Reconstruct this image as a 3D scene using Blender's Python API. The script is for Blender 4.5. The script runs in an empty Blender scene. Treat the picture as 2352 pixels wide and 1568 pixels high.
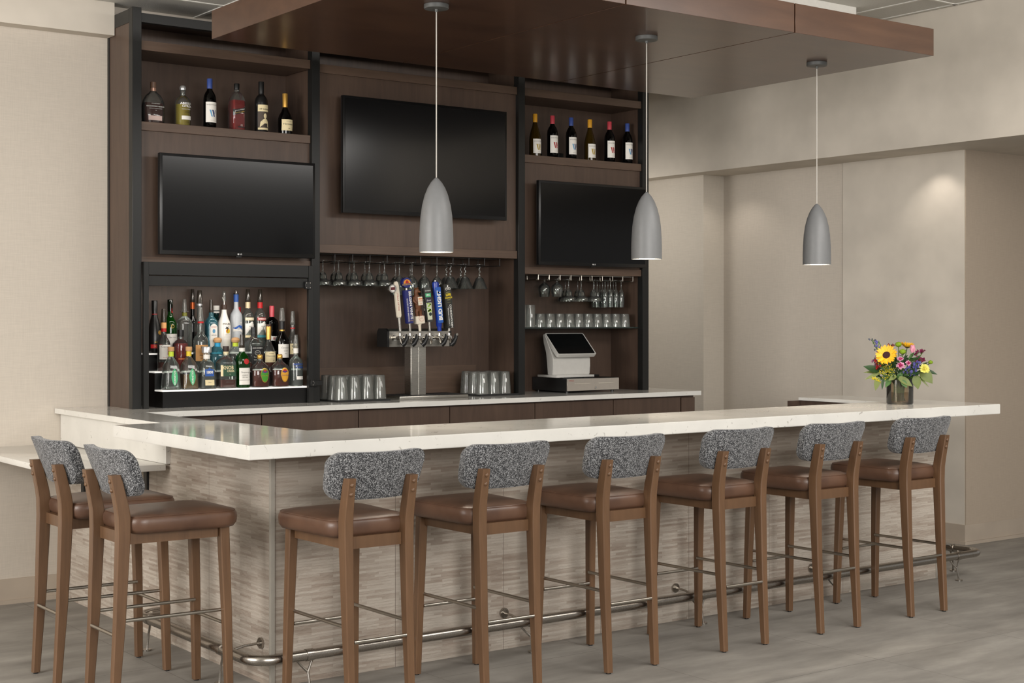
import bpy, bmesh, math, random
from mathutils import Vector, Matrix
random.seed(11)
PI = math.pi
C = bpy.context.scene.collection
S = bpy.context.scene

# ------------------------------------------------------------------ camera, world, lights, exposure
AX = math.radians(53.578)          # the long counter (world X) runs this far right of the view axis
cam = bpy.data.cameras.new('camera'); cam_o = bpy.data.objects.new('camera', cam); C.objects.link(cam_o)
cam.sensor_width = 36.0; cam.lens = 36.0 * 3382.5 / 2352; cam.shift_y = -49.0 / 2352
cam.clip_start = 0.05; cam.clip_end = 100
cam_o.location = (0, 0, 1.56); cam_o.rotation_euler = (PI / 2, 0, AX - PI / 2)
S.camera = cam_o
vs = S.view_settings
vs.view_transform = 'Standard'; vs.look = 'None'; vs.gamma = 1.0; vs.use_curve_mapping = False
vs.exposure = -0.1
w = bpy.data.worlds.new('world'); S.world = w; w.use_nodes = True
w.node_tree.nodes['Background'].inputs[0].default_value = (1.0, 0.97, 0.93, 1)
w.node_tree.nodes['Background'].inputs[1].default_value = 0.38
S.cycles.max_bounces = 14; S.cycles.transparent_max_bounces = 40
S.cycles.transmission_bounces = 10; S.cycles.glossy_bounces = 5; S.cycles.diffuse_bounces = 4
S.cycles.caustics_reflective = False; S.cycles.caustics_refractive = False
S.cycles.sample_clamp_indirect = 6.0

def area(name, loc, target, sx, sy, power, col=(1, 0.93, 0.85)):
    l = bpy.data.lights.new(name, 'AREA'); l.shape = 'RECTANGLE'; l.size = sx; l.size_y = sy
    l.energy = power; l.color = col
    o = bpy.data.objects.new(name, l); C.objects.link(o); o.location = loc
    o.rotation_euler = (Vector(target) - Vector(loc)).to_track_quat('-Z', 'Y').to_euler()
    return o
area('window_light', (-2.6, 5.0, 2.3), (4.6, 6.4, 1.0), 3.2, 2.2, 300, (1, 0.96, 0.91))
area('room_light', (1.6, -2.2, 2.6), (5.4, 6.2, 1.0), 4.2, 2.0, 420, (1, 0.97, 0.93))
area('ceiling_light', (6.4, 2.6, 3.6), (7.0, 4.6, 0.4), 3.4, 1.4, 190, (1, 0.96, 0.91))
def spot(name, loc, target, power, ang, size=0.04, col=(1, 0.92, 0.82)):
    l = bpy.data.lights.new(name, 'SPOT'); l.energy = power; l.color = col; l.spot_size = math.radians(ang); l.spot_blend = 0.7; l.shadow_soft_size = size
    o = bpy.data.objects.new(name, l); C.objects.link(o); o.location = loc
    o.rotation_euler = (Vector(target) - Vector(loc)).to_track_quat('-Z', 'Y').to_euler()
spot('recessed_downlight', (8.42, 6.55, 2.735), (8.52, 6.60, 0), 9, 110)
spot('recessed_downlight', (8.30, 8.45, 2.735), (8.40, 8.40, 0), 6, 120)
area('passage_light', (7.35, 9.25, 2.5), (8.4, 9.15, 1.3), 0.5, 0.9, 9, (1, 0.95, 0.88))  # unseen fill added behind the cabinet to brighten the column wall

# ------------------------------------------------------------------ mesh helpers
def box(bm, x0, x1, y0, y1, z0, z1, bev=0.0, seg=2):
    vs_ = [bm.verts.new((x, y, z)) for z in (z0, z1) for y in (y0, y1) for x in (x0, x1)]
    fs = [bm.faces.new([vs_[i] for i in q]) for q in
          ((0, 2, 3, 1), (4, 5, 7, 6), (0, 1, 5, 4), (2, 6, 7, 3), (0, 4, 6, 2), (1, 3, 7, 5))]
    if bev:
        es = list({e for f in fs for e in f.edges})
        bmesh.ops.bevel(bm, geom=es, offset=bev, segments=seg, affect='EDGES', profile=0.5)
    return vs_

def loft(bm, rings, cap0=True, cap1=True, closed=True):
    R = [[bm.verts.new(p) for p in r] for r in rings]
    n = len(R[0])
    for a, b in zip(R, R[1:]):
        for i in range(n if closed else n - 1):
            j = (i + 1) % n
            bm.faces.new((a[i], a[j], b[j], b[i]))
    if cap0: bm.faces.new(list(reversed(R[0])))
    if cap1: bm.faces.new(R[-1])
    return R

def lathe(bm, prof, n=20, cx=0, cy=0, cap0=True, cap1=True):
    loft(bm, [[(cx + r * math.cos(2 * PI * i / n), cy + r * math.sin(2 * PI * i / n), z) for i in range(n)]
              for r, z in prof], cap0, cap1)

def tube(bm, pts, r, n=8, cap=True):
    P = [Vector(p) for p in pts]
    rad = r if isinstance(r, (list, tuple)) else [r] * len(P)
    t = (P[1] - P[0]).normalized()
    a = Vector((0, 0, 1)) if abs(t.z) < 0.9 else Vector((1, 0, 0))
    u = t.cross(a).normalized()
    rings = []
    for k, p in enumerate(P):
        if k == 0: t = P[1] - P[0]
        elif k == len(P) - 1: t = P[-1] - P[-2]
        else: t = (P[k + 1] - P[k]).normalized() + (P[k] - P[k - 1]).normalized()
        t = t.normalized(); u = (u - t * u.dot(t)).normalized(); v = t.cross(u)
        rings.append([p + (u * math.cos(2 * PI * i / n) + v * math.sin(2 * PI * i / n)) * rad[k] for i in range(n)])
    loft(bm, rings, cap, cap)

def prism(bm, poly, z0, z1):
    loft(bm, [[(x, y, z0) for x, y in poly], [(x, y, z1) for x, y in poly]])

def ball(bm, c, r, sx=1, sy=1, sz=1, u=12, v=8):
    bmesh.ops.create_uvsphere(bm, u_segments=u, v_segments=v, radius=r,
        matrix=Matrix.Translation(c) @ Matrix.Diagonal((sx, sy, sz, 1)))

def arc(c, r, a0, a1, n):
    return [(c[0] + r * math.cos(a0 + (a1 - a0) * i / n), c[1] + r * math.sin(a0 + (a1 - a0) * i / n)) for i in range(n + 1)]

def new():
    return bmesh.new()

def obj(name, bm, mat, parent=None, smooth=40, **props):
    me = bpy.data.meshes.new(name)
    bmesh.ops.recalc_face_normals(bm, faces=bm.faces[:])
    bm.to_mesh(me); bm.free()
    for p in me.polygons: p.use_smooth = True
    if smooth < 180: me.set_sharp_from_angle(angle=math.radians(smooth))
    me.materials.append(mat)
    o = bpy.data.objects.new(name, me); C.objects.link(o)
    if parent is not None: o.parent = parent
    for k, v in props.items(): o[k] = v
    return o

def tag(o, label, cat, group=None):
    o['label'] = label; o['category'] = cat
    if group: o['group'] = group
    return o

def thing(name, label, cat, loc=(0, 0, 0), rz=0.0, group=None):
    o = bpy.data.objects.new(name, None); C.objects.link(o); o.empty_display_size = 0.1
    o.location = loc; o.rotation_euler = (0, 0, rz)
    return tag(o, label, cat, group)

def struct(name, bm, mat):
    return obj(name, bm, mat, kind='structure')

def kids(o):
    return [c for c in C.objects if c.parent == o]

def dup(root, loc, rz=0.0, label=None, group=None):
    def cp(o, par):
        c = o.copy(); C.objects.link(c)
        if par is not None: c.parent = par
        for k in tree[o.name]: cp(k, c)
        return c
    tree = {}
    def walk(o):
        tree[o.name] = kids(o)
        for k in tree[o.name]: walk(k)
    walk(root)
    r = cp(root, None); r.location = loc; r.rotation_euler = (0, 0, rz)
    if label: r['label'] = label
    if group: r['group'] = group
    return r

def text_polys(body, size, bold=0.0, spacing=1.0, shear=0.0):
    cu = bpy.data.curves.new('t', 'FONT'); cu.body = body; cu.size = size
    cu.align_x = 'CENTER'; cu.align_y = 'CENTER'; cu.offset = bold * size; cu.resolution_u = 2
    cu.space_character = spacing; cu.shear = shear
    ob = bpy.data.objects.new('t', cu)
    me = bpy.data.meshes.new_from_object(ob)
    V = [tuple(v.co[:2]) for v in me.vertices]; F = [tuple(p.vertices) for p in me.polygons]
    bpy.data.objects.remove(ob); bpy.data.curves.remove(cu); bpy.data.meshes.remove(me)
    return V, F

def text(bm, body, size, f, u=0, v=0, rot=0, bold=0.0, spacing=1.0, shear=0.0, sx=1.0):
    """letters mapped from the plane (u, v) into space by f"""
    V, F = text_polys(body, size, bold, spacing, shear)
    c, s = math.cos(rot), math.sin(rot)
    vv = [bm.verts.new(f(u + c * x * sx - s * y, v + s * x * sx + c * y)) for x, y in V]
    for q in F:
        try: bm.faces.new([vv[i] for i in q])
        except ValueError: pass

# ------------------------------------------------------------------ materials
def lin(c):
    return tuple(((x / 255) / 12.92 if x / 255 <= 0.04045 else ((x / 255 + 0.055) / 1.055) ** 2.4) for x in c) + (1.0,)

_m = {}
def nodes(name):
    m = bpy.data.materials.new(name); m.use_nodes = True
    nt = m.node_tree; return m, nt, nt.nodes['Principled BSDF'], nt.nodes, nt.links

def M(name, rgb=(200, 200, 200), rough=0.5, metal=0.0, spec=0.5, emit=0.0, sheen=0.0, bump=None, var=0.06, vscale=40.0):
    """plain material: a colour with a faint procedural unevenness"""
    if name in _m: return _m[name]
    m, nt, b, N, L = nodes(name)
    c = lin(rgb)
    tc = N.new('ShaderNodeTexCoord'); no = N.new('ShaderNodeTexNoise'); no.inputs['Scale'].default_value = vscale
    L.new(tc.outputs['Object'], no.inputs['Vector'])
    mr = N.new('ShaderNodeMapRange'); mr.inputs[3].default_value = 1 - var; mr.inputs[4].default_value = 1 + var
    L.new(no.outputs['Fac'], mr.inputs[0])
    mx = N.new('ShaderNodeVectorMath'); mx.operation = 'SCALE'; mx.inputs[0].default_value = c[:3]
    L.new(mr.outputs[0], mx.inputs['Scale']); L.new(mx.outputs[0], b.inputs['Base Color'])
    b.inputs['Roughness'].default_value = rough; b.inputs['Metallic'].default_value = metal
    b.inputs['Specular IOR Level'].default_value = spec
    if emit:
        b.inputs['Emission Color'].default_value = c; b.inputs['Emission Strength'].default_value = emit
    if bump:
        bn = N.new('ShaderNodeTexNoise'); bn.inputs['Scale'].default_value = bump[0]; bn.inputs['Detail'].default_value = 4
        L.new(tc.outputs['Object'], bn.inputs['Vector'])
        bp = N.new('ShaderNodeBump'); bp.inputs['Strength'].default_value = bump[1]; bp.inputs['Distance'].default_value = bump[2]
        L.new(bn.outputs['Fac'], bp.inputs['Height']); L.new(bp.outputs[0], b.inputs['Normal'])
    _m[name] = m; return m

def ramp(N, stops):
    r = N.new('ShaderNodeValToRGB'); e = r.color_ramp.elements
    while len(e) < len(stops): e.new(0.5)
    for k, (p, c) in enumerate(stops): e[k].position = p; e[k].color = c
    return r

def wood(name, light, dark, scale=(1, 1, 1), rough=0.4, noise=6.0, coat=0.0, bump=0.05, spec=0.5):
    if name in _m: return _m[name]
    m, nt, b, N, L = nodes(name)
    tc = N.new('ShaderNodeTexCoord'); mp = N.new('ShaderNodeMapping'); mp.inputs['Scale'].default_value = scale
    L.new(tc.outputs['Object'], mp.inputs[0])
    n1 = N.new('ShaderNodeTexNoise'); n1.inputs['Scale'].default_value = noise; n1.inputs['Detail'].default_value = 7
    n1.inputs['Roughness'].default_value = 0.62; n1.inputs['Distortion'].default_value = 0.6
    n2 = N.new('ShaderNodeTexNoise'); n2.inputs['Scale'].default_value = 2.2; n2.inputs['Detail'].default_value = 3
    L.new(mp.outputs[0], n1.inputs['Vector']); L.new(tc.outputs['Object'], n2.inputs['Vector'])
    mx = N.new('ShaderNodeMix'); mx.inputs[0].default_value = 0.4
    L.new(n1.outputs['Fac'], mx.inputs[2]); L.new(n2.outputs['Fac'], mx.inputs[3])
    r = ramp(N, [(0.30, lin(dark)), (0.72, lin(light))])
    L.new(mx.outputs[0], r.inputs[0]); L.new(r.outputs[0], b.inputs['Base Color'])
    b.inputs['Roughness'].default_value = rough; b.inputs['Coat Weight'].default_value = coat
    b.inputs['Coat Roughness'].default_value = 0.12; b.inputs['Specular IOR Level'].default_value = spec
    bp = N.new('ShaderNodeBump'); bp.inputs['Strength'].default_value = bump; bp.inputs['Distance'].default_value = 0.002
    L.new(n1.outputs['Fac'], bp.inputs['Height']); L.new(bp.outputs[0], b.inputs['Normal'])
    _m[name] = m; return m

def glass(name, rgb=(245, 250, 248), edge=(120, 128, 125), body=0.05, rough=0.03, gloss=1.0, bodyc=(225, 225, 220)):
    """thin clear wall: straight-through with darker grazing edges, mirror reflection by Fresnel"""
    if name in _m: return _m[name]
    m, nt, b, N, L = nodes(name); N.remove(b); out = N['Material Output']
    lw = N.new('ShaderNodeLayerWeight'); lw.inputs['Blend'].default_value = 0.35
    mc = N.new('ShaderNodeMix'); mc.data_type = 'RGBA'
    mc.inputs[6].default_value = lin(rgb); mc.inputs[7].default_value = lin(edge)
    L.new(lw.outputs['Facing'], mc.inputs[0])
    tr = N.new('ShaderNodeBsdfTransparent'); L.new(mc.outputs[2], tr.inputs[0])
    gl = N.new('ShaderNodeBsdfGlossy'); gl.inputs['Roughness'].default_value = rough
    gl.inputs['Color'].default_value = (gloss, gloss, gloss, 1)
    fr = N.new('ShaderNodeFresnel'); fr.inputs['IOR'].default_value = 1.5
    s1 = N.new('ShaderNodeMixShader'); L.new(fr.outputs[0], s1.inputs[0]); L.new(tr.outputs[0], s1.inputs[1]); L.new(gl.outputs[0], s1.inputs[2])
    df = N.new('ShaderNodeBsdfDiffuse'); df.inputs[0].default_value = lin(bodyc)
    s2 = N.new('ShaderNodeMixShader'); s2.inputs[0].default_value = body
    L.new(s1.outputs[0], s2.inputs[1]); L.new(df.outputs[0], s2.inputs[2]); L.new(s2.outputs[0], out.inputs[0])
    _m[name] = m; return m

def metal(name, rgb, rough=0.3, aniso=(1, 1, 60)):
    if name in _m: return _m[name]
    m, nt, b, N, L = nodes(name)
    tc = N.new('ShaderNodeTexCoord'); mp = N.new('ShaderNodeMapping'); mp.inputs['Scale'].default_value = aniso
    no = N.new('ShaderNodeTexNoise'); no.inputs['Scale'].default_value = 12; no.inputs['Detail'].default_value = 4
    L.new(tc.outputs['Object'], mp.inputs[0]); L.new(mp.outputs[0], no.inputs['Vector'])
    r = N.new('ShaderNodeMapRange'); r.inputs[3].default_value = rough * 0.8; r.inputs[4].default_value = rough * 1.25
    L.new(no.outputs['Fac'], r.inputs[0]); L.new(r.outputs[0], b.inputs['Roughness'])
    b.inputs['Base Color'].default_value = lin(rgb); b.inputs['Metallic'].default_value = 1.0
    _m[name] = m; return m

def m_quartz():
    m, nt, b, N, L = nodes('white_quartz')
    tc = N.new('ShaderNodeTexCoord')
    n1 = N.new('ShaderNodeTexNoise'); n1.inputs['Scale'].default_value = 34; n1.inputs['Detail'].default_value = 5; n1.inputs['Distortion'].default_value = 1.2
    n2 = N.new('ShaderNodeTexNoise'); n2.inputs['Scale'].default_value = 6; n2.inputs['Detail'].default_value = 3
    L.new(tc.outputs['Object'], n1.inputs['Vector']); L.new(tc.outputs['Object'], n2.inputs['Vector'])
    r1 = ramp(N, [(0.66, (0, 0, 0, 1)), (0.74, (1, 1, 1, 1))]); L.new(n1.outputs['Fac'], r1.inputs[0])
    r2 = ramp(N, [(0.35, lin((226, 224, 218))), (0.7, lin((218, 216, 210)))]); L.new(n2.outputs['Fac'], r2.inputs[0])
    mx = N.new('ShaderNodeMix'); mx.data_type = 'RGBA'; mx.inputs[7].default_value = lin((176, 172, 165))
    L.new(r1.outputs[0], mx.inputs[0]); L.new(r2.outputs[0], mx.inputs[6]); L.new(mx.outputs[2], b.inputs['Base Color'])
    b.inputs['Roughness'].default_value = 0.09
    _m['quartz'] = m; return m

def m_tile_wall():
    """split-face stone strips: rows of random length, 0.6 m panels"""
    m, nt, b, N, L = nodes('stone_strip_tile')
    tc = N.new('ShaderNodeTexCoord'); sp = N.new('ShaderNodeSeparateXYZ'); L.new(tc.outputs['Object'], sp.inputs[0])
    ad = N.new('ShaderNodeMath'); ad.operation = 'ADD'; L.new(sp.outputs[0], ad.inputs[0]); L.new(sp.outputs[1], ad.inputs[1])
    cb = N.new('ShaderNodeCombineXYZ'); L.new(ad.outputs[0], cb.inputs[0]); L.new(sp.outputs[2], cb.inputs[1])
    br = N.new('ShaderNodeTexBrick'); br.offset = 0.37; br.offset_frequency = 2; br.squash = 0.62; br.squash_frequency = 3
    br.inputs['Color1'].default_value = (0, 0, 0, 1); br.inputs['Color2'].default_value = (1, 1, 1, 1)
    br.inputs['Mortar'].default_value = (0.35, 0.35, 0.35, 1)
    br.inputs['Scale'].default_value = 1.0; br.inputs['Mortar Size'].default_value = 0.0006; br.inputs['Mortar Smooth'].default_value = 0.2
    br.inputs['Brick Width'].default_value = 0.17; br.inputs['Row Height'].default_value = 0.0115; br.inputs['Bias'].default_value = 0.0
    L.new(cb.outputs[0], br.inputs['Vector'])
    mp = N.new('ShaderNodeMapping'); mp.inputs['Scale'].default_value = (7, 85, 1); L.new(cb.outputs[0], mp.inputs[0])
    n1 = N.new('ShaderNodeTexNoise'); n1.inputs['Scale'].default_value = 1.0; n1.inputs['Detail'].default_value = 6; n1.inputs['Roughness'].default_value = 0.65
    L.new(mp.outputs[0], n1.inputs['Vector'])
    mp2 = N.new('ShaderNodeMapping'); mp2.inputs['Scale'].default_value = (2.2, 9, 1); L.new(cb.outputs[0], mp2.inputs[0])
    n3 = N.new('ShaderNodeTexNoise'); n3.inputs['Scale'].default_value = 1.0; n3.inputs['Detail'].default_value = 3; L.new(mp2.outputs[0], n3.inputs['Vector'])
    sm = N.new('ShaderNodeMath'); sm.operation = 'MULTIPLY_ADD'; sm.inputs[1].default_value = 0.38
    L.new(br.outputs['Color'], sm.inputs[0])
    s2 = N.new('ShaderNodeMath'); s2.operation = 'MULTIPLY_ADD'; s2.inputs[1].default_value = 0.62; s2.inputs[2].default_value = -0.22
    L.new(n1.outputs['Fac'], s2.inputs[0])
    s3 = N.new('ShaderNodeMath'); s3.operation = 'MULTIPLY_ADD'; s3.inputs[1].default_value = 0.75
    L.new(n3.outputs['Fac'], s3.inputs[0]); L.new(s2.outputs[0], s3.inputs[2]); L.new(s3.outputs[0], sm.inputs[2])
    r = ramp(N, [(0.12, lin((128, 110, 96))), (0.45, lin((164, 150, 137))), (0.8, lin((192, 182, 170)))])
    L.new(sm.outputs[0], r.inputs[0])
    # panel seams
    q = N.new('ShaderNodeMath'); q.operation = 'SUBTRACT'; q.inputs[1].default_value = 8.396; L.new(ad.outputs[0], q.inputs[0])
    q2 = N.new('ShaderNodeMath'); q2.operation = 'DIVIDE'; q2.inputs[1].default_value = 0.6; L.new(q.outputs[0], q2.inputs[0])
    q3 = N.new('ShaderNodeMath'); q3.operation = 'FRACT'; L.new(q2.outputs[0], q3.inputs[0])
    q4 = N.new('ShaderNodeMath'); q4.operation = 'LESS_THAN'; q4.inputs[1].default_value = 0.004; L.new(q3.outputs[0], q4.inputs[0])
    mx = N.new('ShaderNodeMix'); mx.data_type = 'RGBA'; mx.inputs[7].default_value = lin((120, 108, 98))
    L.new(q4.outputs[0], mx.inputs[0]); L.new(r.outputs[0], mx.inputs[6]); L.new(mx.outputs[2], b.inputs['Base Color'])
    b.inputs['Roughness'].default_value = 0.75; b.inputs['Specular IOR Level'].default_value = 0.25
    mp4 = N.new('ShaderNodeMapping'); mp4.inputs['Scale'].default_value = (45, 110, 1); L.new(cb.outputs[0], mp4.inputs[0])
    n4 = N.new('ShaderNodeTexNoise'); n4.inputs['Scale'].default_value = 1.0; n4.inputs['Detail'].default_value = 5; L.new(mp4.outputs[0], n4.inputs['Vector'])
    hs = N.new('ShaderNodeMath'); hs.operation = 'ADD'; L.new(sm.outputs[0], hs.inputs[0]); L.new(n4.outputs['Fac'], hs.inputs[1])
    bp = N.new('ShaderNodeBump'); bp.inputs['Strength'].default_value = 0.7; bp.inputs['Distance'].default_value = 0.004
    L.new(hs.outputs[0], bp.inputs['Height']); L.new(bp.outputs[0], b.inputs['Normal'])
    _m['tilewall'] = m; return m

def m_floor():
    m, nt, b, N, L = nodes('grey_floor_tile')
    tc = N.new('ShaderNodeTexCoord'); mp = N.new('ShaderNodeMapping'); mp.inputs['Location'].default_value = (-5.38 + 9.1, -5.36 + 9.1, 0)
    L.new(tc.outputs['Object'], mp.inputs[0])
    br = N.new('ShaderNodeTexBrick'); br.offset = 0.0; br.squash = 1.0
    br.inputs['Color1'].default_value = (0.42, 0.42, 0.42, 1); br.inputs['Color2'].default_value = (0.58, 0.58, 0.58, 1)
    br.inputs['Mortar'].default_value = (0.3, 0.3, 0.3, 1); br.inputs['Scale'].default_value = 1.0
    br.inputs['Mortar Size'].default_value = 0.0022; br.inputs['Brick Width'].default_value = 0.91; br.inputs['Row Height'].default_value = 0.91
    L.new(mp.outputs[0], br.inputs['Vector'])
    ms = N.new('ShaderNodeMapping'); ms.inputs['Scale'].default_value = (1.0, 3.2, 1); L.new(tc.outputs['Object'], ms.inputs[0])
    n1 = N.new('ShaderNodeTexNoise'); n1.inputs['Scale'].default_value = 1.5; n1.inputs['Detail'].default_value = 8; n1.inputs['Roughness'].default_value = 0.62
    L.new(ms.outputs[0], n1.inputs['Vector'])
    a = N.new('ShaderNodeMath'); a.operation = 'MULTIPLY_ADD'; a.inputs[1].default_value = 0.35; L.new(br.outputs['Color'], a.inputs[0])
    k = N.new('ShaderNodeMath'); k.operation = 'MULTIPLY_ADD'; k.inputs[1].default_value = 1.1; k.inputs[2].default_value = -0.22; L.new(n1.outputs['Fac'], k.inputs[0])
    L.new(k.outputs[0], a.inputs[2])
    r = ramp(N, [(0.2, lin((108, 104, 99))), (0.5, lin((136, 132, 126))), (0.82, lin((164, 160, 153)))])
    L.new(a.outputs[0], r.inputs[0])
    mx = N.new('ShaderNodeMix'); mx.data_type = 'RGBA'; mx.inputs[7].default_value = lin((112, 108, 102))
    L.new(br.outputs['Fac'], mx.inputs[0]); L.new(r.outputs[0], mx.inputs[6]); L.new(mx.outputs[2], b.inputs['Base Color'])
    b.inputs['Roughness'].default_value = 0.55; b.inputs['Specular IOR Level'].default_value = 0.35
    bp = N.new('ShaderNodeBump'); bp.inputs['Strength'].default_value = 0.12; bp.inputs['Distance'].default_value = 0.002
    iv = N.new('ShaderNodeMath'); iv.operation = 'SUBTRACT'; L.new(n1.outputs['Fac'], iv.inputs[0]); L.new(br.outputs['Fac'], iv.inputs[1])
    L.new(iv.outputs[0], bp.inputs['Height']); L.new(bp.outputs[0], b.inputs['Normal'])
    _m['floor'] = m; return m

def m_wall(name, rgb, weave=True):
    m, nt, b, N, L = nodes(name)
    tc = N.new('ShaderNodeTexCoord')
    def nz(sc):
        mp = N.new('ShaderNodeMapping'); mp.inputs['Scale'].default_value = sc; L.new(tc.outputs['Object'], mp.inputs[0])
        n = N.new('ShaderNodeTexNoise'); n.inputs['Scale'].default_value = 1.0; n.inputs['Detail'].default_value = 3
        L.new(mp.outputs[0], n.inputs['Vector']); return n
    c = [x for x in rgb]
    r = ramp(N, [(0.3, lin([x * 0.955 for x in c])), (0.7, lin([min(255, x * 1.03) for x in c]))])
    if weave:
        a, d = nz((14, 14, 420)), nz((420, 420, 14))
        mx = N.new('ShaderNodeMix'); mx.inputs[0].default_value = 0.45; L.new(a.outputs['Fac'], mx.inputs[2]); L.new(d.outputs['Fac'], mx.inputs[3])
        L.new(mx.outputs[0], r.inputs[0])
        bp = N.new('ShaderNodeBump'); bp.inputs['Strength'].default_value = 0.12; bp.inputs['Distance'].default_value = 0.001
        L.new(mx.outputs[0], bp.inputs['Height']); L.new(bp.outputs[0], b.inputs['Normal'])
    else:
        a = nz((3, 3, 3)); L.new(a.outputs['Fac'], r.inputs[0])
    L.new(r.outputs[0], b.inputs['Base Color']); b.inputs['Roughness'].default_value = 0.7; b.inputs['Specular IOR Level'].default_value = 0.2
    _m[name] = m; return m

def m_fabric():
    m, nt, b, N, L = nodes('grey_boucle_fabric')
    tc = N.new('ShaderNodeTexCoord')
    v = N.new('ShaderNodeTexVoronoi'); v.inputs['Scale'].default_value = 330; L.new(tc.outputs['Object'], v.inputs['Vector'])
    n = N.new('ShaderNodeTexNoise'); n.inputs['Scale'].default_value = 260; n.inputs['Detail'].default_value = 3; L.new(tc.outputs['Object'], n.inputs['Vector'])
    sp = N.new('ShaderNodeSeparateXYZ'); L.new(v.outputs['Color'], sp.inputs[0])
    mx = N.new('ShaderNodeMix'); mx.inputs[0].default_value = 0.5; L.new(sp.outputs[0], mx.inputs[2]); L.new(n.outputs['Fac'], mx.inputs[3])
    r = ramp(N, [(0.24, lin((28, 28, 30))), (0.5, lin((72, 73, 76))), (0.78, lin((176, 177, 179)))]); L.new(mx.outputs[0], r.inputs[0])
    L.new(r.outputs[0], b.inputs['Base Color']); b.inputs['Roughness'].default_value = 0.95; b.inputs['Specular IOR Level'].default_value = 0.1
    b.inputs['Sheen Weight'].default_value = 0.25
    bp = N.new('ShaderNodeBump'); bp.inputs['Strength'].default_value = 0.7; bp.inputs['Distance'].default_value = 0.003
    L.new(mx.outputs[0], bp.inputs['Height']); L.new(bp.outputs[0], b.inputs['Normal'])
    _m['fabric'] = m; return m

def m_leather():
    m, nt, b, N, L = nodes('brown_leather')
    tc = N.new('ShaderNodeTexCoord')
    n = N.new('ShaderNodeTexNoise'); n.inputs['Scale'].default_value = 9; n.inputs['Detail'].default_value = 5; L.new(tc.outputs['Object'], n.inputs['Vector'])
    r = ramp(N, [(0.3, lin((76, 53, 41))), (0.7, lin((100, 73, 57)))]); L.new(n.outputs['Fac'], r.inputs[0]); L.new(r.outputs[0], b.inputs['Base Color'])
    b.inputs['Roughness'].default_value = 0.36
    v = N.new('ShaderNodeTexVoronoi'); v.inputs['Scale'].default_value = 420; L.new(tc.outputs['Object'], v.inputs['Vector'])
    bp = N.new('ShaderNodeBump'); bp.inputs['Strength'].default_value = 0.18; bp.inputs['Distance'].default_value = 0.001
    L.new(v.outputs['Distance'], bp.inputs['Height']); L.new(bp.outputs[0], b.inputs['Normal'])
    _m['leather'] = m; return m

QUARTZ = m_quartz(); TILEW = m_tile_wall(); FLOOR = m_floor(); FABRIC = m_fabric(); LEATHER = m_leather()
WALLP = m_wall('linen_wallpaper', (198, 189, 177)); PAINT = m_wall('painted_wall', (206, 198, 186), False)
BASEB = m_wall('baseboard_paint', (176, 163, 148), False)
CAB = wood('cabinet_wood', (90, 72, 60), (66, 51, 43), (9, 9, 0.9), 0.42, 3.0)
CABH = wood('cabinet_wood_horizontal', (102, 82, 68), (74, 58, 48), (0.9, 9, 12), 0.42, 3.0)
CANOPY = wood('canopy_wood', (94, 66, 49), (66, 44, 33), (0.8, 3, 6), 0.30, 2.4, 0.15)
STOOLW = wood('stool_wood', (118, 88, 63), (88, 64, 45), (16, 16, 1.6), 0.36, 2.0)
BLACKM = M('black_metal', (25, 25, 24), 0.4, 0.0, 0.4)
STEEL = metal('brushed_steel', (190, 186, 178), 0.28, (1, 1, 60))
PIPE = metal('rail_steel', (172, 166, 158), 0.26, (60, 60, 60))
ROD = metal('stretcher_steel', (176, 170, 160), 0.3, (60, 60, 60))
BLACKP = M('black_plastic', (18, 18, 18), 0.4)
WHITEP = M('white_plastic', (196, 194, 189), 0.35)

# ------------------------------------------------------------------ the setting
b = new(); box(b, -5, 13, -5, 11, -0.06, 0); struct('floor', b, FLOOR)
b = new(); box(b, -5, 7.03, 8.17, 8.32, 0, 3.36); struct('wall_back', b, WALLP)
b = new(); box(b, -5, 3.146, 8.062, 8.17, 3.174, 3.36); struct('wall_back_soffit', b, PAINT)
b = new(); box(b, 8.62, 13, 7.463, 10.0, 0, 2.745); struct('wall_right', b, WALLP)
b = new(); box(b, 8.61, 13, 6.37, 7.463, 0, 2.745); struct('wall_right_return', b, PAINT)
b = new(); box(b, 8.612, 13, 6.36, 6.37, 0.137, 2.745); struct('wall_end', b, m_wall('taupe_wallpaper', (172, 158, 142)))  # thin facing on the end wall; its unlit shade is put into a darker colour
b = new(); box(b, 8.39, 8.62, 8.74, 10.0, 0, 2.745); struct('wall_right_column', b, m_wall('column_wallpaper', (198, 190, 178)))
b = new(); box(b, 8.22, 13, 2.0, 10.0, 2.745, 3.66); struct('wall_right_soffit', b, PAINT)
b = new(); box(b, 5.5, 8.62, 10.0, 10.12, 0, 3.66); struct('wall_far', b, WALLP)
CEIL = M('ceiling_tile', (206, 204, 198), 0.9, spec=0.1, bump=(180, 0.6, 0.004), var=0.1, vscale=260)
CEILW = M('ceiling_paint', (222, 220, 214), 0.7, spec=0.2)
b = new(); box(b, -5, 7.73, 6.595, 11, 3.36, 3.66); o = struct('ceiling_low', b, CEIL)
b = new(); box(b, -5, 7.735, 6.588, 6.595, 3.355, 3.66); box(b, 7.73, 7.735, 6.595, 10, 3.355, 3.66); struct('trim_1', b, CEILW)
b = new(); box(b, -5, 13, -5, 11, 3.66, 3.75); struct('ceiling', b, CEIL)
b = new()
for x in (2.466, 3.685, 4.904, 6.12, 7.34): box(b, x - 0.012, x + 0.012, 6.60, 8.17, 3.355, 3.362)
for y in (7.765, 7.155): box(b, -5, 7.72, y - 0.012, y + 0.012, 3.355, 3.362)
struct('trim_2', b, CEILW)
b = new()
for x in (8.18, 7.88): box(b, x - 0.012, x + 0.012, 2, 10, 3.655, 3.661)
for y in (6.13, 5.52, 4.91): box(b, 4, 8.21, y - 0.012, y + 0.012, 3.655, 3.661)
struct('trim_3', b, CEILW)
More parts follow.
